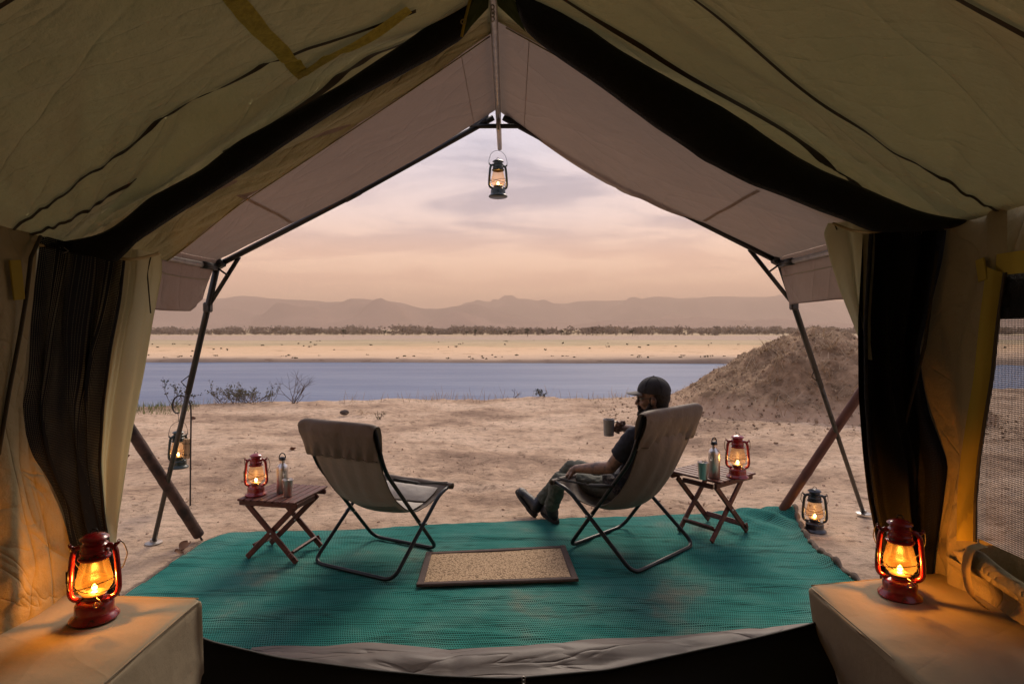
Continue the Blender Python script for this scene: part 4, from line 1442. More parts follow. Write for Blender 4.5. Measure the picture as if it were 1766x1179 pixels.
for c, f, sg in ((CL, FL, -1), (CR, FR, 1)):
    top = c + Vector((0, 0, .01))
    k = .45
    mid = top.lerp(f, .42)
    mb = MB(); mb.tube([top, mid], .0185, 12); mb.build('awning_pole', M['blackmetal'], tent, smooth=True)
    mb = MB(); mb.tube([top.lerp(f, .40), f + Vector((0, 0, .01))], .0155, 12); mb.build('awning_pole', M['polemetal'], tent, smooth=True)
    mb = MB(); mb.lathe([(0, .0), (.055, .0), (.055, .006), (.024, .012), (.022, .03), (0, .03)], 20, f + Vector((0, 0, .004))); mb.build('foot_plate', M['silver'], tent)
    q = top.lerp(f, .135)
    a = c.lerp(APX, .07 if sg < 0 else .10) + Vector((0, .02, -.01)) - (0 if sg < 0 else 0) * Vector((1, 0, 0))
    mb = MB(); mb.tube([a, q], .013, 10); mb.build('corner_brace', M['blackmetal'], tent, smooth=True)
    mb = MB(); mb.box(q, (.045, .045, .06), bev=.008); mb.build('brace_clamp', M['black'], tent); mb = MB(); mb.box(c + Vector((0, -.01, 0)), (.09, .06, .05), Matrix.Rotation(R(sg * 28), 3, 'Y'), bev=.01)
    mb.tube([c + Vector((-sg * .01, -.02, -.02)), c + Vector((-sg * .07, -.03, -.06))], .006, 6)
    mb.build('corner_fitting', M['black'], tent)
    mb = MB(); mb.tube([(c.x + sg * (.0), 2.25, c.z - .02), (c.x, 3.36, c.z - .015)], .016, 12); mb.build('eave_tube', M['silver'], tent, smooth=True)
    mb = MB(); mb.tube([(c.x, 3.24, c.z - .015), (c.x, 3.40, c.z - .012)], .021, 12); mb.build('tube_sleeve', M['black'], tent, smooth=True)
    s_ = top.lerp(f, .35); e_ = top.lerp(f, .41); side = Vector((-sg * -.05, -.02, 0)) if sg < 0 else Vector((-.05, -.02, 0))
    mb = MB(); mb.tube([s_, (s_ + e_) / 2 + side, e_], .0032, 5); mb.build('wire_clip', M['iron'], tent, smooth=True)

# ---- door sill: sagging black flap, grey ground strip
S_TOP = [(330, 1092, 2.13), (353, 1105, 2.15), (480, 1135, 2.2), (650, 1157, 2.24), (760, 1167, 2.25), (880, 1171, 2.26), (1050, 1156, 2.25), (1200, 1123, 2.22), (1300, 1102, 2.2), (1390, 1080, 2.2), (1420, 1070, 2.2)]
stp = lerp_path([P(*p) for p in S_TOP], 80)
rows = []
for i in range(80):
    tp = Vector(stp[i])
    row = []
    for j in range(14):
        v = j / 13
        p = tp + Vector((0, -.32 * v ** 1.6 + .02 * float(fbm(np.array(i * .09), np.array(v * 3), 3, 33)) * math.sin(math.pi * v), -(tp.z - .02) * v))
        row.append(p)
    rows.append(row)
mb = MB(); mb.grid(rows); mb.build('door_sill', M['blackpvc'], tent, smooth=True)
mb = MB(); mb.tube([Vector(p) for p in stp], .007, 6); mb.build('sill_zip', M['blackpvc'], tent, smooth=True)
mb = MB()
for k in range(3):
    c = P(903, 1170 + k * 6, 2.22); mb.tube([c + Vector((.006 * math.cos(a), 0, .009 * math.sin(a))) for a in np.linspace(0, 6.28, 11)[:-1]], .0025, 5, closed=True)
mb.build('zip_pull', M['silver'], tent, smooth=True)
ST_F = [(440, 1129), (560, 1127), (640, 1125), (760, 1128), (880, 1120), (1000, 1116), (1140, 1106), (1250, 1102), (1340, 1097), (1420, 1085)]
sf = lerp_path([G(*p) for p in ST_F], 90)
rows = []
for i in range(90):
    a = Vector(sf[i]); b = Vector((a.x, 2.12, 0))
    row = []
    for j in range(18):
        v = j / 17
        p = a.lerp(b, v)
        p.z = .030 * (1 - v) ** .5 + .016 + .05 * float(fbm(np.array(a.x * 1.1 + v * .6), np.array(v * 5.5 + a.x * .5), 3, 55)) - .012 * math.exp(-(float(vnoise(np.array(a.x * 1.6), np.array(v * 4 + a.x), 58)) / .05) ** 2) * math.sin(math.pi * min(1, v * .9 + .12))
        row.append(p)
    row[0].z = .012
    rows.append(row)
mb = MB(); mb.grid(rows); mb.build('threshold_strip', M['strip'], tent, smooth=True)


# ---- canvas covered benches in the two front corners
def bench(name, xa, xb, y0, y1, ztop, lean, skew, lab, seed):
    """rounded cloth covered block; xa inner side, xb at the tent wall"""
    root = empty(name, ((xa + xb) / 2, (y0 + y1) / 2, 0), 0, lab, 'bench')
    c0 = Vector(root.location)
    nx, ny, nz = 40, 44, 24
    r = .03
    sgn = 1 if xb > xa else -1
    wdt = abs(xb - xa)

    def rip(u, v, k):
        return .020 * float(fbm(np.array(u * 3.0), np.array(v * 3.0), 4, seed + k)) + .012 * float(vnoise(np.array(u * 2.0 + v * 5), np.array(u * .8), seed + 5 + k))
    prof = []     # inner side bottom -> rounded edge -> across the top to the wall
    for i in range(nz + 1):
        z = (ztop - r) * i / nz
        prof.append((lean * (1 - z / ztop) ** 1.3, z))
    for i in range(1, 7):
        a = math.pi / 2 * i / 6
        prof.append((r - r * math.cos(a), ztop - r + r * math.sin(a)))
    for i in range(1, nx + 1):
        prof.append((r + (wdt - r) * i / nx, ztop))
    rows = []
    for j in range(ny + 1):
        y = y0 + (y1 - r - y0) * j / ny
        row = []
        for (h, z) in prof:
            yy = y + skew * (h / wdt) * (j / ny)
            top = z > ztop - .01
            dp = rip(h + 3, y, 0) if top else 0
            dn = rip(z + 7, y, 9) if not top else 0
            if top:
                dp += -.012 * math.exp(-((yy - (y1 - .47) - .03 * math.sin(h * 7)) / .012) ** 2) * .8
            row.append(Vector((xa + sgn * (h + dn), yy, z + dp)) - c0)
        rows.append(row)
    for a in np.linspace(0, math.pi / 2, 6)[1:]:        # rounded front edge
        row = []
        for (h, z) in prof:
            yy = y1 - r + r * math.sin(a) + skew * (h / wdt)
            row.append(Vector((xa + sgn * (h + (r - r * math.cos(a)) * (h < r)), yy, z - (r - r * math.cos(a)) * (1 if z > ztop - .01 else 0))) - c0)
        rows.append(row)
    # front face
    fz = rows[-1]
    for k in range(1, 8):
        rows.append([Vector((p.x, p.y - .001 * k, p.z * (1 - k / 7))) for p in fz])
    mb = MB(); mb.grid(rows)
    mb.build('canvas_cover', M['bench'], root, smooth=True)
    mb = MB(); mb.tube([Vector((xa + sgn * (r * .35), y, ztop - r * .3 + .003)) - c0 for y in np.linspace(y0, y1 - r, 40)], .003, 5)
    mb.build('piping', M['bench'], root, smooth=True)
    mb = MB(); mb.tube([Vector((xa + sgn * h, y1 + skew * h / wdt - r * .35, ztop - r * .25 + .002)) - c0 for h in np.linspace(.02, wdt, 30)], .003, 5)
    mb.build('piping', M['bench'], root, smooth=True)
    return root


M['bench'] = canvas('beige bench canvas', (0.285, 0.24, 0.165), 0.0, bump=0.12, var=.05, crease=[(.7, 1.6, 20, .0022, .06, 1.1), (3, 1.2, -35, .0009, .08, 8.3)])
BZ = .52
bench('canvas_bench', -1.127, -1.66, .3, 2.13, BZ, -.02, .03, 'square cornered beige canvas bench at lower left under a red lantern', 81)
bench('canvas_bench', 1.13, 1.715, .3, 2.235, BZ, .10, .11, 'slanting beige canvas bench at lower right under a red lantern', 86)

# ================================================================== green shade net mat
def coons(far, near, left, right, nu, nv):
    f = lerp_path(far, nu); n = lerp_path(near, nu); l = lerp_path(left, nv); r = lerp_path(right, nv)
    l[0] = f[0]; r[0] = f[-1]; l[-1] = n[0]; r[-1] = n[-1]
    rows = []
    for i in range(nu):
        u = i / (nu - 1); row = []
        for j in range(nv):
            v = j / (nv - 1)
            s = (1 - v) * f[i] + v * n[i] + (1 - u) * l[j] + u * r[j] - ((1 - u) * (1 - v) * f[0] + u * (1 - v) * f[-1] + (1 - u) * v * n[0] + u * v * n[-1])
            row.append(s)
        rows.append(row)
    return rows


FAR = [G(*p) for p in [(352, 938), (372, 929), (400, 920), (440, 918), (500, 916.5), (560, 915), (660, 911), (760, 906), (880, 900), (1000, 894.5), (1080, 892), (1150, 890), (1230, 887), (1300, 884), (1350, 883), (1367, 889)]]
NEAR = [G(*p) for p in [(100, 1100), (300, 1126), (455, 1131), (880, 1121), (1240, 1106), (1400, 1094), (1580, 1075)]]
LEFT = [G(*p) for p in [(352, 938), (330, 953), (300, 972), (262, 998), (230, 1021), (190, 1050), (100, 1100)]]
RIGHT = [G(*p) for p in [(1367, 889), (1373, 905), (1386, 930), (1410, 958), (1434, 976), (1456, 992), (1510, 1030), (1580, 1075)]]
NU, NV = 230, 130
rows = coons(FAR, NEAR, LEFT, RIGHT, NU, NV)
A = np.array(rows)
xx, yy = A[:, :, 0], A[:, :, 1]
gz = height(xx, yy)
wr = .008 * sstep(.08, .32, fbm(xx * .8 + 3, yy * 6.5 + .8 * xx, 3, 101)) + .006 * fbm(xx * 1.5, yy * 12, 3, 102)
cr_ = np.exp(-(((xx - 2.1) / .35) ** 2 + ((yy - 4.55) / .22) ** 2)) * .05 * (1 + np.sin(xx * 26 + yy * 18) * .55)
cl_ = np.exp(-(((xx + 2.05) / .3) ** 2 + ((yy - 4.05) / .2) ** 2)) * .012 * (1 + np.sin(xx * 30) * .5)
crl = .02 * np.exp(-((np.arange(NU)[:, None] - (NU - 1)) / 3.0) ** 2) * (1 + .6 * np.sin(yy * 14))
A[:, :, 2] = gz + .012 + np.maximum(wr, -.004) + cr_ + cl_ + crl
mat_root = empty('ground_mat', (0, 3.4, 0), 0, 'large green woven shade net mat spread before the tent', 'mat')
mb = MB(); mb.grid(A.tolist()); mb.v = [(v[0], v[1] - 3.4, v[2]) for v in mb.v]
m, t = newmat('green shade net')
o_ = N(t, 'ShaderNodeOutputMaterial')
b_ = N(t, 'ShaderNodeBsdfPrincipled', inp={'Roughness': 0.85, 'Specular IOR Level': 0.08})
L(t, b_, 0, o_, 0)
tcn = N(t, 'ShaderNodeTexCoord')
spx = N(t, 'ShaderNodeSeparateXYZ')
dn = N(t, 'ShaderNodeTexNoise', inp={'Scale': 3.0, 'Detail': 2.0})
L(t, tcn, 'Object', dn, 'Vector')
dm = N(t, 'ShaderNodeMix', data_type='RGBA', blend_type='ADD', inp={0: .045})
t.links.new(tcn.outputs['Object'], dm.inputs[6]); t.links.new(dn.outputs['Color'], dm.inputs[7])
t.links.new(dm.outputs[2], spx.inputs[0])


def tri(ax, pitch, ph=0.0):
    a = N(t, 'ShaderNodeMath', operation='MULTIPLY_ADD', inp={1: 1.0 / pitch, 2: ph}); L(t, spx, ax, a, 0)
    f = N(t, 'ShaderNodeMath', operation='PINGPONG', inp={1: 0.5}); L(t, a, 0, f, 0)
    return f


rowf = N(t, 'ShaderNodeMath', operation='MULTIPLY', inp={1: 1 / .0165}); L(t, spx, 'Y', rowf, 0)
rowi = N(t, 'ShaderNodeMath', operation='FLOOR'); L(t, rowf, 0, rowi, 0)
par = N(t, 'ShaderNodeMath', operation='MODULO', inp={1: 2.0}); L(t, rowi, 0, par, 0)
shx = N(t, 'ShaderNodeMath', operation='MULTIPLY_ADD', inp={1: .0055}); L(t, par, 0, shx, 0); L(t, spx, 'X', shx, 2)
tx0 = N(t, 'ShaderNodeMath', operation='MULTIPLY', inp={1: 1 / .0110}); L(t, shx, 0, tx0, 0)
tx = N(t, 'ShaderNodeMath', operation='PINGPONG', inp={1: 0.5}); L(t, tx0, 0, tx, 0)
ty = tri('Y', .0165)
mn = N(t, 'ShaderNodeMath', operation='MINIMUM'); L(t, tx, 0, mn, 0); L(t, ty, 0, mn, 1)
holes = ramp(t, [(0.12, (1, 1, 1)), (0.30, (0, 0, 0))])      # white = thread, black = hole
L(t, mn, 0, holes, 0)
nn = N(t, 'ShaderNodeTexNoise', inp={'Scale': 1.6, 'Detail': 6.0, 'Roughness': 0.6}); L(t, tcn, 'Object', nn, 'Vector')
thr = ramp(t, [(0.30, (0.018, 0.155, 0.132)), (0.46, (0.032, 0.215, 0.182)), (0.58, (0.080, 0.255, 0.215)), (0.70, (0.21, 0.25, 0.195))])
L(t, nn, 0, thr, 0)
mxg = N(t, 'ShaderNodeMix', data_type='RGBA', inp={6: (0.006, 0.042, 0.038, 1)})
L(t, holes, 0, mxg, 0); t.links.new(thr.outputs[0], mxg.inputs[7])
# long thin dark lines: shade of tension wrinkles painted into the weave colour
mpl = N(t, 'ShaderNodeMapping', inp={'Scale': (.55, 9.0, 1), 'Rotation': (0, 0, R(3))}); L(t, tcn, 'Object', mpl, 0)
nl = N(t, 'ShaderNodeTexNoise', inp={'Scale': 1.0, 'Detail': 3.0, 'Distortion': .4}); L(t, mpl, 0, nl, 'Vector')
sl_ = N(t, 'ShaderNodeMath', operation='SUBTRACT', inp={1: .5}); L(t, nl, 0, sl_, 0)
al_ = N(t, 'ShaderNodeMath', operation='ABSOLUTE'); L(t, sl_, 0, al_, 0)
rl_ = ramp(t, [(0.0, (.42, .42, .42)), (.012, (.75, .75, .75)), (.03, (1, 1, 1))]); L(t, al_, 0, rl_, 0)
ml_ = N(t, 'ShaderNodeMix', data_type='RGBA', blend_type='MULTIPLY', inp={0: .8})
t.links.new(mxg.outputs[2], ml_.inputs[6]); t.links.new(rl_.outputs[0], ml_.inputs[7])
t.links.new(ml_.outputs[2], b_.inputs['Base Color'])
bpm = N(t, 'ShaderNodeBump', inp={'Strength': 0.7, 'Distance': 0.005}); L(t, holes, 0, bpm, 'Height'); L(t, bpm, 0, b_, 'Normal')
mb.build('woven_net', m, mat_root, smooth=True)
# brown bound edge on the right, frayed threads on the left
M['bind'] = pm('dusty brown binding', (0.16, 0.115, 0.085), .95, var=.4, vscale=20, bump=.4, bscale=100)
mb = MB()
mb.tube([Vector(A[NU - 1, j]) + Vector((.012, -3.4, .004 + .012 * math.sin(j * .5))) for j in range(0, NV, 2)], [.016 + .006 * math.sin(j * .9) for j in range(0, NV, 2)], 8)
mb.build('bound_edge', M['bind'], mat_root, smooth=True)
fr = MB(); rnd = random.Random(12)
for j in range(NV):
    for k in range(5):
        p = Vector(A[0, j]).lerp(Vector(A[0, min(j + 1, NV - 1)]), rnd.random()) + Vector((0, -3.4, .004))
        e = p + Vector((-rnd.uniform(.02, .06), rnd.uniform(-.01, .03), -.01))
        w = Vector((0, .0028, 0))
        fr.add([p - w, p + w, e], [(0, 1, 2)])
for i in range(0, 30):
    for k in range(5):
        p = Vector(A[i, 0]) + Vector((rnd.uniform(-.01, .01), -3.4, .004))
        e = p + Vector((rnd.uniform(-.02, .01), rnd.uniform(.02, .05), -.01)); w = Vector((.0028, 0, 0))
        fr.add([p - w, p + w, e], [(0, 1, 2)])
tag(fr.build('frayed_threads', M['bind'], mat_root), kind='stuff')

# ------------------------------------------------------------------ door mat
c4 = [G(735, 962), G(975, 950), G(998, 1010), G(718, 1020)]
dmc = sum(c4, Vector()) / 4
dmr = empty('door_mat', (dmc.x, dmc.y, 0.026), 0, 'straw coloured woven doormat with brown cloth border on the green net', 'doormat')
c4 = [Vector((c.x - dmc.x, c.y - dmc.y, 0)) for c in c4]


def bil(u, v, z):
    p = c4[0].lerp(c4[1], u).lerp(c4[3].lerp(c4[2], u), v); p.z = z
    return p


m, t = newmat('woven sisal')
o_ = N(t, 'ShaderNodeOutputMaterial'); b_ = N(t, 'ShaderNodeBsdfPrincipled', inp={'Roughness': .9, 'Specular IOR Level': .2}); L(t, b_, 0, o_, 0)
tcn = N(t, 'ShaderNodeTexCoord'); mpx = N(t, 'ShaderNodeMapping', inp={'Scale': (95, 130, 1), 'Rotation': (0, 0, R(8))}); L(t, tcn, 'Object', mpx, 0)
vo = N(t, 'ShaderNodeTexVoronoi', inp={'Scale': 1.0, 'Randomness': .75}); L(t, mpx, 0, vo, 'Vector')
rr_ = ramp(t, [(0.0, (0.62, 0.46, 0.29)), (.45, (.40, .28, .17)), (.8, (.13, .085, .05))]); L(t, vo, 'Distance', rr_, 0); L(t, rr_, 0, b_, 'Base Color')
bpx = N(t, 'ShaderNodeBump', inp={'Strength': .8, 'Distance': .004, }); bpx.invert = True; L(t, vo, 'Distance', bpx, 'Height'); L(t, bpx, 0, b_, 'Normal')
mb = MB(); mb.grid([[bil(u, v, .010 + .002 * math.sin(u * 9 + v * 4)) for v in np.linspace(.04, .96, 10)] for u in np.linspace(.03, .97, 20)])
mb.build('woven_centre', m, dmr, smooth=True)
M['border'] = pm('brown cotton border', (0.085, 0.055, 0.045), .9, var=.3, vscale=40, bump=.4, bscale=250)
for (a, b, c, d) in ((0, 1, -.0, .075), (0, 1, .925, 1.0), (-.0, .042, .0, 1), (.958, 1.0, 0, 1)):
    rows = []
    for i in range(16):
        uu = a + (b - a) * i / 15
        prof = [(0, 0), (.0, .010), (.15, .0155), (.85, .0155), (1, .010), (1, 0)]
        if b - a > .5:
            lo = uu * 0 + c; rows.append([bil(uu, c + (d - c) * q, z + .001) for q, z in prof])
        else:
            vv = i / 15
            rows.append([bil(a + (b - a) * q, vv, z + .002) for q, z in prof])
    mb = MB(); mb.grid(rows); mb.build('border', M['border'], dmr)

# ================================================================== camp chairs
def chair(name, loc, rz, lab, scale, seed, empty_seat, lean):
    root = empty(name, loc, rz, lab, 'chair', 'folding canvas camp chairs on the green mat')
    root.scale = scale
    WB, WA = .315, .272
    r = .0125

    def rnd_path(pts, rad=.06, n=7):
        pts = [Vector(p) for p in pts]; out = [pts[0]]
        for i in range(1, len(pts) - 1):
            a, b, c = pts[i - 1], pts[i], pts[i + 1]
            d1 = (a - b); d2 = (c - b); q = min(rad, d1.length * .45, d2.length * .45)
            p1 = b + d1.normalized() * q; p2 = b + d2.normalized() * q
            for k in range(n + 1):
                s = k / n
                out.append(p1 * (1 - s) ** 2 + b * 2 * s * (1 - s) + p2 * s * s)
        out.append(pts[-1])
        return out
    YB, YF = -.27, .27
    seat_f = (YB + .625, .432)
    bend = (YF - .55 * lean, .67); top = (YF - .645 * lean, .94)
    LS = .645 * (1 - lean)
    mb = MB()
    mb.tube(rnd_path([(-WB, seat_f[0], seat_f[1]), (-WB, YB + .50, .405), (-WB, YB, r), (WB, YB, r), (WB, YB + .50, .405), (WB, seat_f[0], seat_f[1])], .075), r, 10)
    mb.build('seat_frame', M['chairtube'], root, smooth=True)
    mb = MB()
    mb.tube(rnd_path([(-WA, top[0], top[1]), (-WA, bend[0], bend[1]), (-WA, YF, r), (WA, YF, r), (WA, bend[0], bend[1]), (WA, top[0], top[1])], .085), r, 10)
    mb.tube([(-WA, top[0], top[1]), (WA, top[0], top[1])], .011, 8)
    mb.build('back_frame', M['chairtube'], root, smooth=True)
    mb = MB(); mb.tube([(-WB, seat_f[0], seat_f[1]), (WB, seat_f[0], seat_f[1])], .012, 8); mb.build('front_rail', M['chairtube'], root, smooth=True)
    pz = .54 / (1.235 + .82 * lean); py_ = YB + 1.235 * pz
    for sx in (-1, 1):
        mb = MB(); mb.tube([(sx * (WA - .016), py_, pz), (sx * (WB + .018), py_, pz)], .005, 8)
        mb.tube([(sx * (WB + .012), py_, pz), (sx * (WB + .020), py_, pz)], .0085, 8)
        mb.build('pivot_bolt', M['bolt'], root, smooth=True)
    # sling: from the back rail down under the sitter to the front rail
    prof = [(top[0] - .012, top[1] + .012, .275), (top[0] + .028, .86, .268), (-.325 + LS * .85, .76, .262), (-.275 + LS * .75, .655, .252), (-.215 + LS * .6, .55, .243), (-.135 + LS * .4, .445, .238), (-.04 + LS * .2, .365, .238), (.06, .325, .245), (.17, .342, .262), (.27, .385, .285), (seat_f[0] + .0, seat_f[1] + .016, .298)]
    if not empty_seat:
        prof = [(a, b - .012 * (0 < i < 10), c) for i, (a, b, c) in enumerate(prof)]
    q = lerp_path(prof, 60)
    rows = []
    for i in range(60):
        v = i / 59; row = []
        for k in range(33):
            u = -1 + 2 * k / 32
            edge = abs(u) ** 6
            sagm = math.sin(math.pi * min(1, v * 1.02)) * (.038 if empty_seat else .078) * (1 - u * u)
            rip = .006 * float(vnoise(np.array(u * 3 + seed), np.array(v * 9), seed)) + .005 * math.sin(u * 14 + 6 * v) * math.exp(-((v - .33) / .15) ** 2)
            dy = q[min(i + 1, 59)][:2] - q[max(i - 1, 0)][:2]; nn_ = np.array([-dy[1], dy[0]]); nn_ /= np.linalg.norm(nn_) + 1e-9
            off = -(sagm + rip)
            row.append(Vector((q[i][2] * u, q[i][0] + nn_[0] * off * -1, q[i][1] + nn_[1] * off * -1)) if False else Vector((q[i][2] * u, q[i][0] - abs(nn_[0]) * (sagm + rip), q[i][1] - abs(nn_[1]) * (sagm + rip))))
        rows.append(row)
    mb = MB(); mb.grid(rows); sl = mb.build('sling', M['sling'], root, smooth=True)
    for sgn in (-1, 1):
        mb = MB(); mb.tube([rows[i][0 if sgn < 0 else 32] for i in range(60)], .0045, 6); mb.build('piping', M['sling'], sl, smooth=True)
    # head pocket wrapped over the back rail
    pk = []
    pp = lerp_path([(top[0] + .05, .80), (top[0] + .04, .90), (top[0] + .022, .962), (top[0] - .008, .978), (top[0] - .036, .965), (top[0] - .036, .90), (top[0] - .012, .82), (top[0] + .022, .735)], 40)
    for i in range(40):
        v = i / 39; row = []
        for k in range(41):
            u = -1 + 2 * k / 40
            w = .292 + .004 * math.sin(v * 5)
            cornr = .020 * abs(u) ** 14 * math.exp(-((v - .5) / .16) ** 2)
            out_ = max(0, v - .45)
            rip = (.016 * float(vnoise(np.array(u * 4 + seed * 3 + v * 2), np.array(v * 3), seed + 2)) + .008 * math.sin(u * 22 + 3 * math.sin(v * 6)) * math.exp(-((v - .97) / .12) ** 2) + .006 * math.exp(-((u + .72 + .25 * v) / .07) ** 2) * out_) * (1 if v > .45 else .3)
            curl = .030 * abs(u) ** 10 * out_ * 1.2
            row.append(Vector((w * u, pp[i][0] - rip + curl, pp[i][1] - cornr)))
        pk.append(row)
    mb = MB(); mb.grid(pk); pko = mb.build('head_pocket', M['sling'], root, smooth=True)
    mb = MB(); mb.tube([p + Vector((0, -.004, .012)) for p in pk[39]], .0022, 4); mb.build('stitching', M['seam'], pko)
    # front roll of the seat cloth
    mb = MB()
    rr2 = []
    for k in range(31):
        u = -1 + 2 * k / 30
        rad = .021 * (1 + .1 * math.sin(u * 9))
        rr2.append([Vector(((WB - .008) * u * 1.10, seat_f[0] + .004 + rad * math.cos(a), seat_f[1] + rad * math.sin(a))) for a in np.linspace(0, 2 * math.pi, 13)])
    mb.grid(rr2); mb.build('seat_roll', M['sling'], root, smooth=True)
    if empty_seat:
        # pale quilted seat pads
        for (a, b) in ((33, 40), (41, 48), (49, 56)):
            rws = []
            for i in range(9):
                v = i / 8; row = []
                for k in range(15):
                    u = -.86 + 1.72 * k / 14
                    ii = a + (b - a) * v; i0 = int(ii); f = ii - i0
                    kk = (u + 1) * 16; k0 = int(kk); g = kk - k0
                    p = rows[i0][k0].lerp(rows[i0][min(k0 + 1, 32)], g).lerp(rows[min(i0 + 1, 59)][k0].lerp(rows[min(i0 + 1, 59)][min(k0 + 1, 32)], g), f)
                    puff = .012 + .024 * (math.sin(math.pi * v) ** .5) * (max(0, math.sin(math.pi * k / 14)) ** .4)
                    row.append(p + Vector((0, -.15 * puff, puff)))
                rws.append(row)
            mb = MB(); mb.grid(rws); mb.build('seat_pad', M['pad'], root, smooth=True)
    # side straps with a padded grip
    for sx in (-1, 1):
        a = Vector((sx * WA, YF - .50 * lean, .615)) if empty_seat else Vector((sx * (WA + .01), YF - .40, .49)); b = Vector((sx * (WB + .003), seat_f[0] - .03, seat_f[1] + .022))
        mb = MB(); mb.tube([a, a.lerp(b, .5) - Vector((0, 0, .012)), b], .0045, 6)
        mb.tube([a.lerp(b, .5) + Vector((0, 0, -.008)), b + Vector((0, 0, .012))], .004, 6)
        so = mb.build('arm_strap', M['strap'], root, smooth=True)
        mb = MB(); mb.tube([a.lerp(b, .06), a.lerp(b, .25) - Vector((0, 0, .006)), a.lerp(b, .44) - Vector((0, 0, .010))], [.008, .0135, .010], 8)
        mb.build('grip', M['strap'], so, smooth=True)
    return root


cL = (G(545, 970, .02) + G(680, 1000, .02)) / 2; fL = (G(640, 930, .02) + G(753, 946, .02)) / 2
aL = math.atan2(-(fL - cL).x, (fL - cL).y)
cR = (G(1094, 990, .02) + G(1194, 941, .02)) / 2; fR = (G(980, 941, .02) + G(1077, 910, .02)) / 2
aR = math.atan2(-(fR - cR).x, (fR - cR).y)
chair('camp_chair', ((cL + fL).x / 2, (cL + fL).y / 2, .014), aL, 'empty taupe canvas camp chair on the left', (.985, .985, .97), 3, True, 1.02)
CHR = Vector(((cR + fR).x / 2, (cR + fR).y / 2, .014))
chair('camp_chair', CHR, aR, 'taupe canvas camp chair with the man in a cap sitting in it', (1.11, 1.04, 1.02), 8, False, .90)


# ================================================================== folding slatted tables
def side_table(loc, rz, lab, scale):
    root = empty('side_table', loc, rz, lab, 'table', 'folding slatted wooden side tables', scale)
    T = .42
    sl_me = None
    n = 8; pitch = .053
    for k in range(n):
        x = (k - (n - 1) / 2) * pitch
        if sl_me is None:
            mb = MB(); mb.box((0, 0, 0), (.0435, .415, .014), bev=.003); s = mb.build('slat', M['redwood'], root); sl_me = s.data
        else:
            s = bpy.data.objects.new('slat', sl_me); COL.objects.link(s); s.parent = root
        s.location = (x, 0, T - .007 + .0005 * (k % 2)); s.rotation_euler = (0, 0, .004 * math.sin(k * 2.3))
    for sy in (-1, 1):
        mb = MB(); mb.box((0, sy * .172, T - .031), (.425, .022, .033), bev=.004); mb.build('apron', M['redwood'], root)
        # outer and inner leg of each crossed pair
        mb = MB(); mb.bar((-.175, sy * .150, T - .045), (.19, sy * .150, .012), .018, .036, up=(0, 0, 1), bev=.004); mb.build('leg', M['redwood'], root)
        mb = MB(); mb.bar((.175, sy * .128, T - .045), (-.19, sy * .128, .012), .018, .036, up=(0, 0, 1), bev=.004); mb.build('leg', M['redwood'], root)
        mb = MB(); mb.tube([(0.006, sy * .116, T / 2 - .018), (0.006, sy * .164, T / 2 - .018)], .006, 8); mb.build('bolt', M['bolt'], root, smooth=True)
        mb = MB(); mb.bar((.1475, sy * .168, .078), (.168, sy * .168, .042), .014, .024, bev=.004); mb.build('leg_stop', M['redwood'], root)
    for sx, yw, zz in ((-1, .118, .085), (1, .140, .068)):
        mb = MB(); mb.box((sx * .145, 0, zz), (.016, yw * 2, .036), Matrix.Rotation(R(sx * 38), 3, 'Y'), bev=.003); mb.build('stretcher', M['redwood'], root)
        mb = MB(); mb.box((sx * .155, 0, T - .058), (.020, yw * 2, .030), bev=.003); mb.build('top_rail', M['redwood'], root)
    return root


TL = Vector((-1.505, 3.83, .016)); TR = Vector((1.456, 4.235, .016))
side_table(TL, R(-12), 'red wooden folding table beside the empty chair', .97)
side_table(TR, R(37), 'red wooden folding table to the right of the seated man', 1.06)

# ================================================================== drinks
def bottle(loc, lab, sc):
    root = empty('water_bottle', loc, .4, lab, 'bottle', 'steel bottles on the side tables', sc)
    mb = MB(); mb.lathe([(0, 0), (.033, 0), (.0355, .003), (.0355, .148), (.034, .160), (.028, .172), (.0185, .182), (.0175, .19), (.0175, .205), (.0, .205)], 28); mb.build('flask', M['steel'], root, smooth=True, sharp=50)
    mb = MB(); mb.lathe([(0, .205), (.0205, .205), (.0205, .211), (.019, .218), (.012, .224), (0, .224)], 20)
    mb.tube([(.019 * math.cos(a), 0, .216 + .033 * math.sin(a)) for a in np.linspace(0, math.pi, 14)], .0035, 7)
    mb.build('loop_cap', M['black'], root, smooth=True, sharp=40)


def cup(loc, lab, sc):
    mb = MB(); mb.lathe([(0, .002), (.024, .002), (.0255, 0), (.027, .004), (.0345, .104), (.0355, .106), (.0345, .1075), (.033, .104), (.0255, .012), (0, .010)], 28)
    o = mb.build('steel_cup', M['steel'], smooth=True, sharp=40); o.location = loc; o.scale = (sc,) * 3
    tag(o, lab, 'cup', 'steel cups on the side tables')


zt = .016 + .42 * .97; zr = .016 + .42 * 1.06


def on_top(px, py, z):
    p = P(px, py, (CAMH - z) * 1000 / (py - 567)); p.z = z + .001
    return p


bottle(on_top(487, 848, zt), 'steel bottle with black loop cap on the left table', 1.03)
cup(on_top(496.5, 855, zt), 'steel cup on the left table', 1.0)
bottle(on_top(1231.5, 823, zr), 'steel bottle with black loop cap on the right table', 1.12)
cup(on_top(1212.5, 826, zr), 'steel cup on the right table', 1.1)


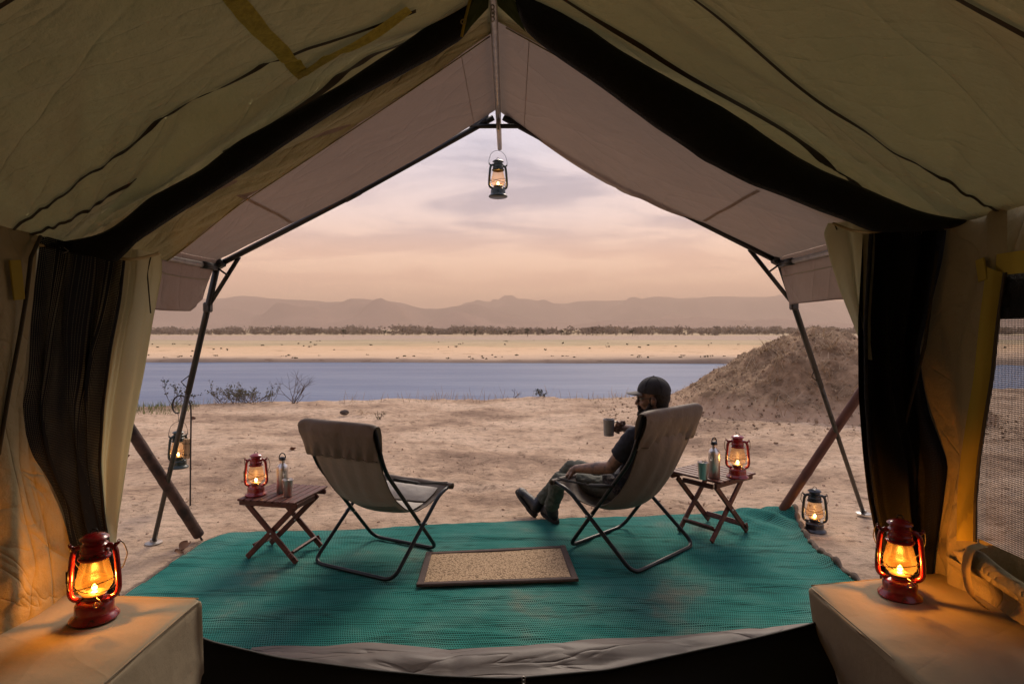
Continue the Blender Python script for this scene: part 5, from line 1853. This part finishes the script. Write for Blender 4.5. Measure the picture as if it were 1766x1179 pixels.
# ================================================================== hurricane lanterns
def lantern(loc, rz, lab, paint, glass, power, scale, bail='down', tilt=(0, 0), big=False):
    root = empty('hurricane_lantern', loc, rz, lab, 'lantern', 'hurricane lanterns around the camp', scale)
    root.rotation_euler = (tilt[0], tilt[1], rz)
    mb = MB()
    mb.lathe([(0, .0), (.066, 0), (.0705, .003), (.0715, .007), (.069, .012), (.060, .019), (.0565, .024), (.0555, .030), (.0555, .050), (.0535, .056), (.047, .062), (.036, .066), (.030, .069), (.030, .076), (0, .076)], 36)
    mb.build('oil_tank', paint, root, smooth=True, sharp=35)
    mb = MB(); mb.lathe([(.0, .058), (.013, .058), (.0135, .069), (.012, .071), (.0, .0715)], 14, (.036, -.018, 0)); mb.build('filler_cap', paint, root, smooth=True, sharp=40)
    mb = MB(); mb.lathe([(.0, .074), (.028, .074), (.034, .079), (.0355, .084), (.031, .088), (.022, .092), (.012, .0955), (0, .0955)], 24); mb.build('burner', M['brass'], root, smooth=True, sharp=40)
    mb = MB(); mb.lathe([(.031, .086), (.041, .094), (.0495, .106), (.0525, .120), (.051, .136), (.0465, .158), (.0415, .180), (.0375, .196), (.0365, .203)], 32); gl = mb.build('globe', glass, root, smooth=True)
    mb = MB(); mb.lathe([(.0375, .197), (.044, .199), (.0465, .203), (.0465, .207), (.039, .210), (.0385, .216), (.041, .219), (.041, .226), (.0375, .229), (.037, .240), (.0395, .243), (.0395, .247), (.033, .252), (.033, .262), (.028, .266)], 32)
    ch = mb.build('chimney', paint, root, smooth=True, sharp=35)
    mb = MB()
    for k in range(12):
        a = k * math.pi / 6; mb.tube([(.0395 * math.cos(a), .0395 * math.sin(a), .2125), (.0402 * math.cos(a), .0402 * math.sin(a), .2128)], .0032, 6)
    mb.build('vent_hole', M['black'], ch)
    mb = MB(); mb.lathe([(0, .283), (.012, .2825), (.030, .277), (.0405, .270), (.0425, .267), (.0405, .265), (.026, .265), (0, .265)], 32); mb.build('cap', paint, root, smooth=True, sharp=40)
    for sx in (-1, 1):
        mb = MB()
        pts = lerp_path([(sx * .030, 0, .063), (sx * .052, 0, .066), (sx * .066, 0, .076), (sx * .0705, 0, .094), (sx * .0695, 0, .13), (sx * .0655, 0, .18), (sx * .062, 0, .215), (sx * .057, 0, .232), (sx * .047, 0, .240), (sx * .034, 0, .240)], 36)
        mb.tube(pts, [.0088] * 36, 12); mb.build('side_tube', paint, root, smooth=True)
        mb = MB(); mb.tube([(sx * .060, 0, .238), (sx * .072, 0, .246)], [.007, .004], 8); mb.tube([(sx * .070, .0, .243 + .0), (sx * .074, 0, .250), (sx * .070, 0, .256), (sx * .066, 0, .25)], .0018, 5, closed=True); mb.build('ear', paint, root, smooth=True)
    # crossing guard wires
    mb = MB()
    for s in (-1, 1):
        mb.tube([(.0575 * math.cos(a), .0575 * math.sin(a), .117 + s * .016 * math.cos(a + .6)) for a in np.linspace(0, 6.283, 37)[:-1]], .0015, 5, closed=True)
    mb.build('guard_wire', M['wire'], root, smooth=True)
    mb = MB(); mb.tube([(.02, -.045, .085), (.03, -.056, .082), (.037, -.066, .078), (.043, -.07, .074), (.036, -.068, .070), (.030, -.064, .074)], .0018, 5)
    mb.tube([(.026 + .008 * math.cos(a), -.068, .070 + .008 * math.sin(a)) for a in np.linspace(0, 6.28, 13)[:-1]], .0015, 5, closed=True)
    mb.build('wick_wheel', M['brass'], root, smooth=True)
    mb = MB(); mb.tube([(-.072, -.01, .165), (-.073, -.012, .14), (-.071, -.014, .118), (-.062, -.03, .11)], .002, 5); mb.tube([(-.0725, -.012, .168), (-.0725, -.012, .130)], .0042, 6); mb.build('lift_lever', M['wire'], root, smooth=True)
    mb = MB(); mb.tube([(.010 * math.cos(a), 0, .287 + .010 * math.sin(a)) for a in np.linspace(-.4, math.pi + .4, 14)], .0017, 5); mb.build('top_ring', M['wire'], root, smooth=True)
    mb = MB()
    if bail == 'up':
        mb.tube(lerp_path([(-.071, 0, .246), (-.073, 0, .27), (-.058, 0, .32), (-.03, 0, .345), (0, 0, .352), (.03, 0, .345), (.058, 0, .32), (.073, 0, .27), (.071, 0, .246)], 40), .0016, 6)
    else:
        mb.tube(lerp_path([(-.073, 0, .250), (-.078, .02, .236), (-.082, .05, .19), (-.062, .072, .135), (-.03, .082, .108), (0, .085, .100), (.03, .082, .108), (.062, .072, .135), (.082, .05, .19), (.078, .02, .236), (.073, 0, .250)], 44), .0018, 6)
    mb.build('bail', M['wire'], root, smooth=True)
    mb = MB(); mb.lathe([(0, .094), (.0065, .096), (.009, .101), (.0075, .107), (.004, .112), (0, .116)], 12, (0, 0, 0), 1, .5); mb.build('flame', M['flame'] if big else M['flame2'], root, smooth=True)
    ld = bpy.data.lights.new('lamp_light', 'POINT'); ld.energy = power; ld.color = (1.0, 0.50, 0.13); ld.shadow_soft_size = .010
    lo = bpy.data.objects.new('lamp_light', ld); COL.objects.link(lo); lo.parent = root; lo.location = (0, 0, .112)
    return root


lantern(on_top(163, 1066, BZ), R(18), 'red lantern on the left canvas bench by the black net', M['lampred'], M['amber'], 4.1, 1.02, big=True)
lantern(on_top(1552, 1028, BZ), R(-30), 'red lantern on the right canvas bench by the black net', M['lampred'], M['amber'], 4.1, 1.0, big=True)
lantern(on_top(441.5, 853, zt), R(12), 'red lantern on the table beside the empty chair', M['lampred'], M['clear'], .7, .95)
lantern(on_top(1272, 823, zr), R(-18), 'red lantern on the table right of the seated man', M['lampred'], M['clear'], .7, 1.05)
b = G(1405, 914); b.z = float(height(b.x, b.y))
lantern(b, R(-25), 'black lantern standing on the sand near the right pole', M['lampblack'], M['clear'], .6, 1.12)
# hanging ones
hx = P(859, 256, 4.0)
lantern((hx.x, hx.y, RZ - .005 - .015 - .352 * .92), R(20), 'dark green lantern hanging from the ridge tube at the top of the opening', M['lampgreen'], M['clear'], .5, .92, 'up')

# ================================================================== logs, shepherd hook
def log(a, b, r0, r1, mat, lab, seed, spike_at):
    a = Vector(a); b = Vector(b)
    root = empty('log_strut', (b.x, b.y, 0), 0, lab, 'log', 'log struts bracing the tent')
    n = 50; pts = []; rr = []
    for i in range(n):
        u = i / (n - 1)
        p = a.lerp(b, u) + Vector((.006 * float(vnoise(np.array(u * 4), np.array(seed * 1.0), seed)), .0, .012 * float(vnoise(np.array(u * 5), np.array(seed + 2.0), seed)))) - Vector((b.x, b.y, 0))
        pts.append(p)
        kn = sum(.10 * math.exp(-((u - c) / .010) ** 2) for c in ((.33, .52, .70, .86) if seed == 1 else (.3, .75)))
        rr.append((r0 + (r1 - r0) * u) * (1 + kn + .05 * float(vnoise(np.array(u * 12), np.array(1.0), seed + 4))))
    mb = MB(); mb.tube(pts, rr, 16); mb.build('trunk', mat, root, smooth=True, sharp=60)
    mb = MB(); d = (b - a).normalized(); e = pts[-1]; mb.tube([e, e + d * .004], [r1 * .97, r1 * .9], 16); mb.build('sawn_end', M['logend'], root)
    mb = MB(); mb.tube([e - d * .05, e + d * .06, e + d * .115], [.007, .007, .003], 8); mb.build('spike', M['iron'], root, smooth=True)


bl = P(343, 921, 4.10)
log(P(120, 578, 3.45), bl, .033, .037, M['log'], 'dark knotty log leaning at the left pole, spiked into the sand', 1, 0)
br = P(1350, 878, 4.62)
log(P(1552, 575, 3.80), br, .031, .034, M['logred'], 'reddish smooth log leaning at the right pole, behind the black net', 2, 0)

hb = G(328, 872); hb.z = float(height(hb.x, hb.y))
hk = empty('shepherd_hook', hb, 0, 'thin iron shepherd hook standing in the sand left of the left table', 'hook')
d = hb.y
def hp_(px, py):
    return P(px, py, d) - hb
mb = MB(); mb.tube(lerp_path([hp_(328, 885), hp_(328.5, 800), hp_(329.5, 720), hp_(329, 700), hp_(325, 688), hp_(317, 682), hp_(308, 681), hp_(300, 687), hp_(296.5, 698), hp_(299, 709), hp_(304, 714), hp_(309, 711)], 70), .0065, 8)
mb.build('rod', M['iron'], hk, smooth=True)
mb = MB()
for i, (w0, w1) in enumerate(((317.5, 322), (322.6, 326.8))):
    c = (hp_(w0, 773) + hp_(w1, 773)) / 2; mb.box(c, ((w1 - w0) * d / 1000, .035, .165), bev=.003)
mb.build('wood_block', M['block'], hk)
mb = MB()
for py in (764, 783):
    mb.tube([hp_(321 + 6.5 * math.cos(a), py) + Vector((0, .024 * math.sin(a), 0)) for a in np.linspace(0, 6.28, 13)[:-1]], .003, 5, closed=True)
mb.build('clamp', M['iron'], hk, smooth=True)
lz = P(305, 714, d)
lantern((P(307.5, 714, d).x, d, lz.z - .352 * 1.12 - .06), R(60), 'dark green lantern hanging from the shepherd hook behind the left pole', M['lampgreen'], M['clear'], .6, 1.12, 'up')
mb = MB(); mb.tube([(lz.x + .012, d, lz.z + .0), (lz.x + .014, d, lz.z - .06)], .002, 5); mb.tube([(lz.x + .012, d, lz.z + .008), (lz.x + .02, d, lz.z), (lz.x + .012, d, lz.z - .008), (lz.x + .004, d, lz.z)], .002, 5, closed=True)
mb.v = [tuple(Vector(v) - hb) for v in mb.v]
mb.build('hanger_wire', M['iron'], hk)

# ================================================================== the seated man
F_ = (fR - cR); F_.z = 0; F_.normalize()
R_ = Vector((F_.y, -F_.x, 0))
R0 = Vector((cR.x, cR.y, 0))


def B(u, w, z):
    v = R0 + F_ * u + R_ * w
    v.z = z
    return v


man = empty('person', B(.25, 0, 0), 0, 'bearded man in a dark cap and glasses leaning back with a mug, ankles crossed', 'person')
MO = Vector(man.location)


def loc(mb):
    mb.v = [tuple(Vector(v) - MO) for v in mb.v]
    return mb


def frame(fwd, up):
    f = Vector(fwd).normalized(); u = Vector(up); u = (u - f * u.dot(f)).normalized(); s = f.cross(u)      # s: the man's right
    return Matrix((f, s, u)).transposed()


HC = B(.085, -.005, 1.045)
HF = frame((-.955, .30, -.03), (.10, -.04, 1))


def H(f, s, u):
    return HC + HF @ Vector((f, s, u))


shL, shR = B(.10, -.185, .815), B(.08, .185, .835)
elL = P(1053, 806, 3.82); wrL = P(994, 808, 4.0)
elR = Vector((.955, 4.20, .735)); wrR = P(1079, 738, 4.06)
hipL, hipR = B(.29, -.085, .425), B(.29, .085, .44)
knL = P(964, 829, 4.24); anL = P(951, 876, 4.46)
knR = P(986, 806, 4.42); anR = P(932, 864, 4.62)
neck0 = B(.055, 0, .88)

# ---- body: one continuous skin (head, neck, trunk, arms, hands, legs)
bd = MB()
spine = (B(.09, 0, .78) - B(.24, 0, .46)).normalized()
tf = frame(F_ + Vector((0, 0, .45)), spine)
bd.ell(B(.26, 0, .46), (.092, .155, .11), tf)
bd.ell(B(.195, 0, .59), (.09, .145, .15), tf)
bd.ell(B(.13, 0, .72), (.098, .165, .16), tf)
bd.caps_chain([B(.06, -.15, .83), B(.05, 0, .86), B(.06, .15, .83)], [.065, .075, .065])
bd.caps_chain([neck0, HC + Vector((.035, -.01, -.09)), HC + Vector((.02, 0, -.03))], [.062, .056, .06])
# head
bd.ell(H(-.010, 0, .030), (.095, .076, .098), HF)
bd.ell(H(.012, 0, -.035), (.078, .066, .080), HF)
bd.ell(H(.048, 0, -.082), (.042, .045, .034), HF)
bd.caps_chain([H(.086, 0, .012), H(.100, 0, -.014), H(.107, 0, -.030)], [.010, .012, .0145], 10)
bd.ell(H(.094, 0, -.036), (.014, .020, .010), HF)
bd.ell(H(.078, -.035, .022), (.016, .034, .011), HF); bd.ell(H(.078, .035, .022), (.016, .034, .011), HF)
bd.ell(H(.086, 0, -.058), (.012, .024, .007), HF); bd.ell(H(.084, 0, -.070), (.012, .021, .007), HF)
for s in (-1, 1):
    bd.ell(H(-.006, s * .077, -.012), (.019, .009, .031), HF @ Matrix.Rotation(R(s * 14), 3, 'Z'))
    bd.ell(H(-.010, s * .082, -.004), (.015, .008, .018), HF)
    bd.ell(H(.052, s * .048, -.022), (.03, .022, .022), HF)
# arms
for (a, e, w) in ((shL, elL, wrL), (shR, elR, wrR)):
    bd.caps_chain([a, a.lerp(e, .45), e, e.lerp(w, .35), w], [.056, .050, .040, .043, .028])
# left hand lying over the knee
hd = (P(971, 814, 4.12) - wrL).normalized()
hf = frame(hd + Vector((0, 0, -.18)), (-.25, -.55, 1))
pl = wrL + hf @ Vector((.050, 0, 0))
bd.caps_chain([wrL, pl], [.027, .026])
bd.ell(pl + hf @ Vector((.010, 0, 0)), (.046, .038, .017), hf)
for k, (ln, so) in enumerate(((.072, -.030), (.080, -.010), (.075, .011), (.058, .030))):
    k0 = pl + hf @ Vector((.040, so, .002)); k1 = k0 + hf @ Vector((ln * .48, so * .18, -.008)); k2 = k1 + hf @ Vector((ln * .30, 0, -.022)); k3 = k2 + hf @ Vector((ln * .12, 0, -.024))
    bd.caps_chain([k0, k1, k2, k3], [.0105, .0095, .0088, .0078], 8)
t0 = pl + hf @ Vector((-.018, -.026, -.004)); bd.caps_chain([t0, t0 + hf @ Vector((.028, -.026, -.008)), t0 + hf @ Vector((.054, -.030, -.016))], [.0125, .011, .0088], 8)
# right hand closed on the mug handle
MUG = P(1050, 751, 3.98)           # base centre
hm = MUG + Vector((.062, .012, .062))
hd2 = (hm - wrR).normalized()
hf2 = frame(hd2, (.1, -.35, 1))
pl2 = wrR.lerp(hm, .62)
bd.caps_chain([wrR, pl2], [.027, .026])
bd.ell(pl2, (.042, .020, .038), hf2)
for k in range(4):
    zz = .030 - .021 * k
    k0 = pl2 + hf2 @ Vector((.032, .006, zz)); k1 = k0 + hf2 @ Vector((.026, -.006, .002)); k2 = k1 + hf2 @ Vector((.008, -.024, 0)); k3 = k2 + hf2 @ Vector((-.016, -.016, -.002))
    bd.caps_chain([k0, k1, k2, k3], [.0105, .0098, .009, .008], 8)
t0 = pl2 + hf2 @ Vector((.002, -.016, .034)); bd.caps_chain([t0, t0 + hf2 @ Vector((.030, -.012, .016)), t0 + hf2 @ Vector((.054, -.010, .012))], [.012, .0105, .0085], 8)
# legs under the cloth
for (h_, k_, a_) in ((hipL, knL, anL), (hipR, knR, anR)):
    bd.caps_chain([h_, h_.lerp(k_, .5), k_, k_.lerp(a_, .35), a_], [.072, .062, .048, .046, .034])
M['skin'] = pm('tanned tattooed skin', (0.27, 0.155, 0.105), .5, col2=(0.11, 0.07, 0.06), vscale=16, bump=.15, bscale=90, lo=.46, hi=.6)
body = link_mesh('body', bake(loc(bd), .0042, 4), M['skin'], man)

# ---- clothes
sh = MB()
sh.ell(B(.255, 0, .48), (.105, .172, .11), tf)
sh.ell(B(.195, 0, .59), (.103, .160, .155), tf)
sh.ell(B(.13, 0, .72), (.108, .180, .165), tf)
sh.caps_chain([B(.06, -.155, .83), B(.052, 0, .855), B(.06, .155, .83)], [.073, .080, .073])
sh.caps_chain([neck0 - Vector((0, 0, .03)), neck0 + Vector((0, 0, .025))], [.078, .068])
for (a, e) in ((shL, elL), (shR, elR)):
    sh.caps_chain([a, a.lerp(e, .35)], [.068, .065])
    sh.tube([a.lerp(e, .2), a.lerp(e, .62)], [.064, .066], 16)
M['tee'] = pm('navy cotton', (0.018, 0.022, 0.038), .9, var=.35, vscale=12, bump=.5, bscale=30)


def folds(sc, amp, seed):
    def f(co):
        return amp * (fbm(co[:, 0] * sc + co[:, 2] * sc * .6, co[:, 1] * sc * .5 + co[:, 2] * sc * 1.3, 3, seed))
    return f


link_mesh('shirt', bake(loc(sh), .007, 3, folds(14, .012, 7)), M['tee'], man)
# patterned shirt tail spread over the lap
tl = MB()
tl.ell(B(.30, -.06, .465), (.135, .125, .072), tf); tl.ell(B(.30, .06, .475), (.13, .11, .07), tf)
m, t = newmat('dark patterned cloth')
o_ = N(t, 'ShaderNodeOutputMaterial'); b_ = N(t, 'ShaderNodeBsdfPrincipled', inp={'Roughness': .85}); L(t, b_, 0, o_, 0)
tcx = N(t, 'ShaderNodeTexCoord'); nz_ = N(t, 'ShaderNodeTexNoise', inp={'Scale': 22.0, 'Detail': 3.0, 'Distortion': 1.2}); L(t, tcx, 'Object', nz_, 'Vector')
rz_ = ramp(t, [(.46, (.012, .014, .022)), (.54, (.10, .085, .085)), (.6, (.02, .02, .03))]); L(t, nz_, 0, rz_, 0); L(t, rz_, 0, b_, 'Base Color')
link_mesh('shirt_tail', bake(loc(tl), .007, 3, folds(18, .014, 17)), m, man)
tr = MB()
for (h_, k_, a_) in ((hipL, knL, anL), (hipR, knR, anR)):
    tr.caps_chain([h_, h_.lerp(k_, .5), k_, k_.lerp(a_, .35)], [.086, .074, .060, .061])
    tr.tube([k_.lerp(a_, .3), k_.lerp(a_, .7), k_.lerp(a_, .93)], [.060, .055, .056], 16)
tr.ell(B(.29, 0, .44), (.09, .16, .085), tf)
M['trouser'] = pm('grey green trousers', (0.095, 0.098, 0.078), .9, col2=(0.045, 0.048, 0.038), vscale=13, bump=.6, bscale=40)
link_mesh('trousers', bake(loc(tr), .0065, 3, folds(17, .014, 27)), M['trouser'], man)
M['shoe'] = pm('black boot leather', (0.012, 0.012, 0.014), .5, var=.4, vscale=25, bump=.3, bscale=60)
M['sole'] = pm('dark rubber sole', (0.02, 0.018, 0.017), .85)


def boot(ank, heel, toe, up):
    d_ = (toe - heel); ln = d_.length
    fr_ = frame(d_, up)
    b0 = MB()
    def q(f, s, u):
        return heel + fr_ @ Vector((f, s, u))
    b0.caps_chain([q(.045, 0, .055), ank + (ank - q(.05, 0, .05)).normalized() * .015], [.047, .050])
    b0.ell(q(.045, 0, .045), (.050, .038, .045), fr_)
    b0.caps_chain([q(.05, 0, .058), q(.11, 0, .050), q(ln - .065, 0, .034)], [.044, .040, .032])
    b0.ell(q(ln - .058, .003, .032), (.060, .046, .030), fr_)
    b0.tube([ank + (ank - q(.05, 0, .05)).normalized() * .012, ank + (ank - q(.05, 0, .05)).normalized() * .034], [.056, .054], 14)
    o = link_mesh('boot', bake(loc(b0), .005, 3), M['shoe'], man)
    so = MB(); n = 28; top = []; bot = []
    for k in range(n):
        a = 2 * math.pi * k / n
        f = ln / 2 + (ln / 2 + .008) * math.cos(a); wd = .036 + .010 * sstep(.1, .9, f / ln)
        s = wd * (abs(math.sin(a)) ** .7) * (1 if math.sin(a) >= 0 else -1)
        hl = .018 if f < .08 else .010
        top.append(q(f, s * 1.06, .014)); bot.append(q(f, s * 1.02, .010 - hl - .008))
    so.add(top + bot, [tuple(range(n)), tuple(range(2 * n - 1, n - 1, -1))] + [(k, n + k, n + (k + 1) % n, (k + 1) % n) for k in range(n)])
    loc(so).build('sole', M['sole'], o)
    lc = MB()
    for k in range(5):
        c = .085 + .026 * k; u = .092 - .009 * k
        lc.tube([q(c, -.022, u - .008), q(c + .006, 0, u), q(c, .022, u - .008)], .0025, 5)
    loc(lc).build('laces', M['strap'], o)


boot(anR, P(924, 889, 4.60), P(892, 846, 4.74), (.45, -.25, 1))
boot(anL, P(961, 899, 4.43), P(936, 879, 4.64), (-.2, -.35, 1))

# ---- head gear: hair, beard, cap, glasses, eyes
hr = MB()
hr.ell(H(-.024, 0, .012), (.086, .079, .085), HF)
hr.ell(H(-.045, 0, -.035), (.052, .064, .055), HF)
for s in (-1, 1):
    hr.ell(H(.010, s * .068, -.006), (.010, .009, .030), HF)
M['hair'] = pm('dark brown hair', (0.014, 0.010, 0.008), .75, bump=.8, bscale=160)
link_mesh('hair', bake(loc(hr), .005, 2), M['hair'], man)
be = MB()
be.ell(H(.062, 0, -.100), (.045, .050, .050), HF)
be.ell(H(.070, 0, -.135), (.032, .036, .040), HF)
be.ell(H(.095, 0, -.050), (.012, .033, .009), HF)
for s in (-1, 1):
    be.caps_chain([H(.016, s * .067, -.030), H(.020, s * .062, -.070), H(.046, s * .046, -.096)], [.014, .024, .032], 10)
    be.caps_chain([H(.092, s * .026, -.052), H(.080, s * .036, -.078)], [.010, .016], 10)
link_mesh('beard', bake(loc(be), .005, 2, folds(60, .010, 37)), M['hair'], man)
cp = MB()
cf = HF
rows = []
for i in range(15):
    th = math.pi * .53 * i / 14
    row = []
    for k in range(33):
        ph = 2 * math.pi * k / 32
        f = .106 * math.sin(th) * math.cos(ph) - .006; s = .089 * math.sin(th) * math.sin(ph)
        u = .045 + .098 * math.cos(th) + (.010 * math.cos(ph) if i > 10 else 0) * (i - 10) / 4
        row.append(H(f, s, u))
    rows.append(row)
cp.grid(rows); cp.uv = None
for k in range(6):
    ph = k * math.pi / 3
    cp.tube([H(.107 * math.sin(th) * math.cos(ph) - .006, .090 * math.sin(th) * math.sin(ph), .0455 + .0985 * math.cos(th)) for th in np.linspace(.05, math.pi * .5, 12)], .0016, 4)
cp.ell(H(-.006, 0, .145), (.008, .008, .005), HF)
M['cap'] = pm('charcoal cap cotton', (0.028, 0.028, 0.033), .9, var=.3, vscale=30, bump=.4, bscale=200)
capo = loc(cp).build('cap', M['cap'], man, smooth=True)
br_ = MB(); top = []; n = 18
grd_t = []; grd_b = []
for i in range(7):
    v = i / 6; rt = []; rb_ = []
    for k in range(n + 1):
        s = -1 + 2 * k / n
        arch = (1 - abs(s) ** 2.4)
        f0 = .066 + .030 * (1 - s * s)
        f = f0 + v * .078 * arch ** .6
        z = .044 - .012 * s * s - .010 * v + .004
        rt.append(H(f, s * .076, z + .0025)); rb_.append(H(f, s * .076, z - .0025))
    grd_t.append(rt); grd_b.append(rb_)
br_.grid(grd_t); br_.grid(grd_b); br_.uv = None
loc(br_).build('brim', pm('grey brim', (.16, .15, .14), .8, var=.3), capo, smooth=True)
gs = MB()
for s in (-1, 1):
    gs.tube([H(.100 - .006 * abs(math.cos(a)), s * .034 + .026 * math.cos(a), .002 + .021 * math.sin(a)) for a in np.linspace(0, 6.283, 21)[:-1]], .0028, 6, closed=True)
    gs.tube([H(.094, s * .060, .010), H(.06, s * .074, .009), H(.0, s * .082, .010), H(-.02, s * .084, -.004)], .0026, 6)
gs.tube([H(.102, -.009, .006), H(.108, 0, .010), H(.102, .009, .006)], .0024, 6)
loc(gs).build('glasses', M['black'], man, smooth=True)
M['eye'] = pm('eye white', (.5, .48, .45), .3)
for s in (-1, 1):
    ey = MB(); ey.ell(H(.074, s * .031, .002), (.012, .012, .012), HF, 12, 8); loc(ey).build('eye', M['eye'], man, smooth=True)

# ---- mug in his hand
mg = empty('mug', MUG, R(30), 'grey enamel mug held up in the right hand of the seated man', 'mug')
mb = MB(); mb.lathe([(0, .002), (.030, .002), (.033, 0), (.035, .004), (.0385, .108), (.0400, .112), (.0385, .114), (.036, .110), (.032, .010), (0, .008)], 30)
mb.build('cup', pm('grey enamel mug', (.42, .41, .40), .4, var=.2, vscale=20), mg, smooth=True, sharp=40)
mb = MB()
a0 = math.atan2(hm.y - MUG.y, hm.x - MUG.x) - R(30)
dr = Vector((math.cos(a0), math.sin(a0), 0))
mb.tube(lerp_path([dr * .037 + Vector((0, 0, .092)), dr * .055 + Vector((0, 0, .096)), dr * .068 + Vector((0, 0, .082)), dr * .066 + Vector((0, 0, .045)), dr * .052 + Vector((0, 0, .030)), dr * .036 + Vector((0, 0, .030))], 24), .0055, 8)
mb.build('handle', M['bolt'], mg, smooth=True)
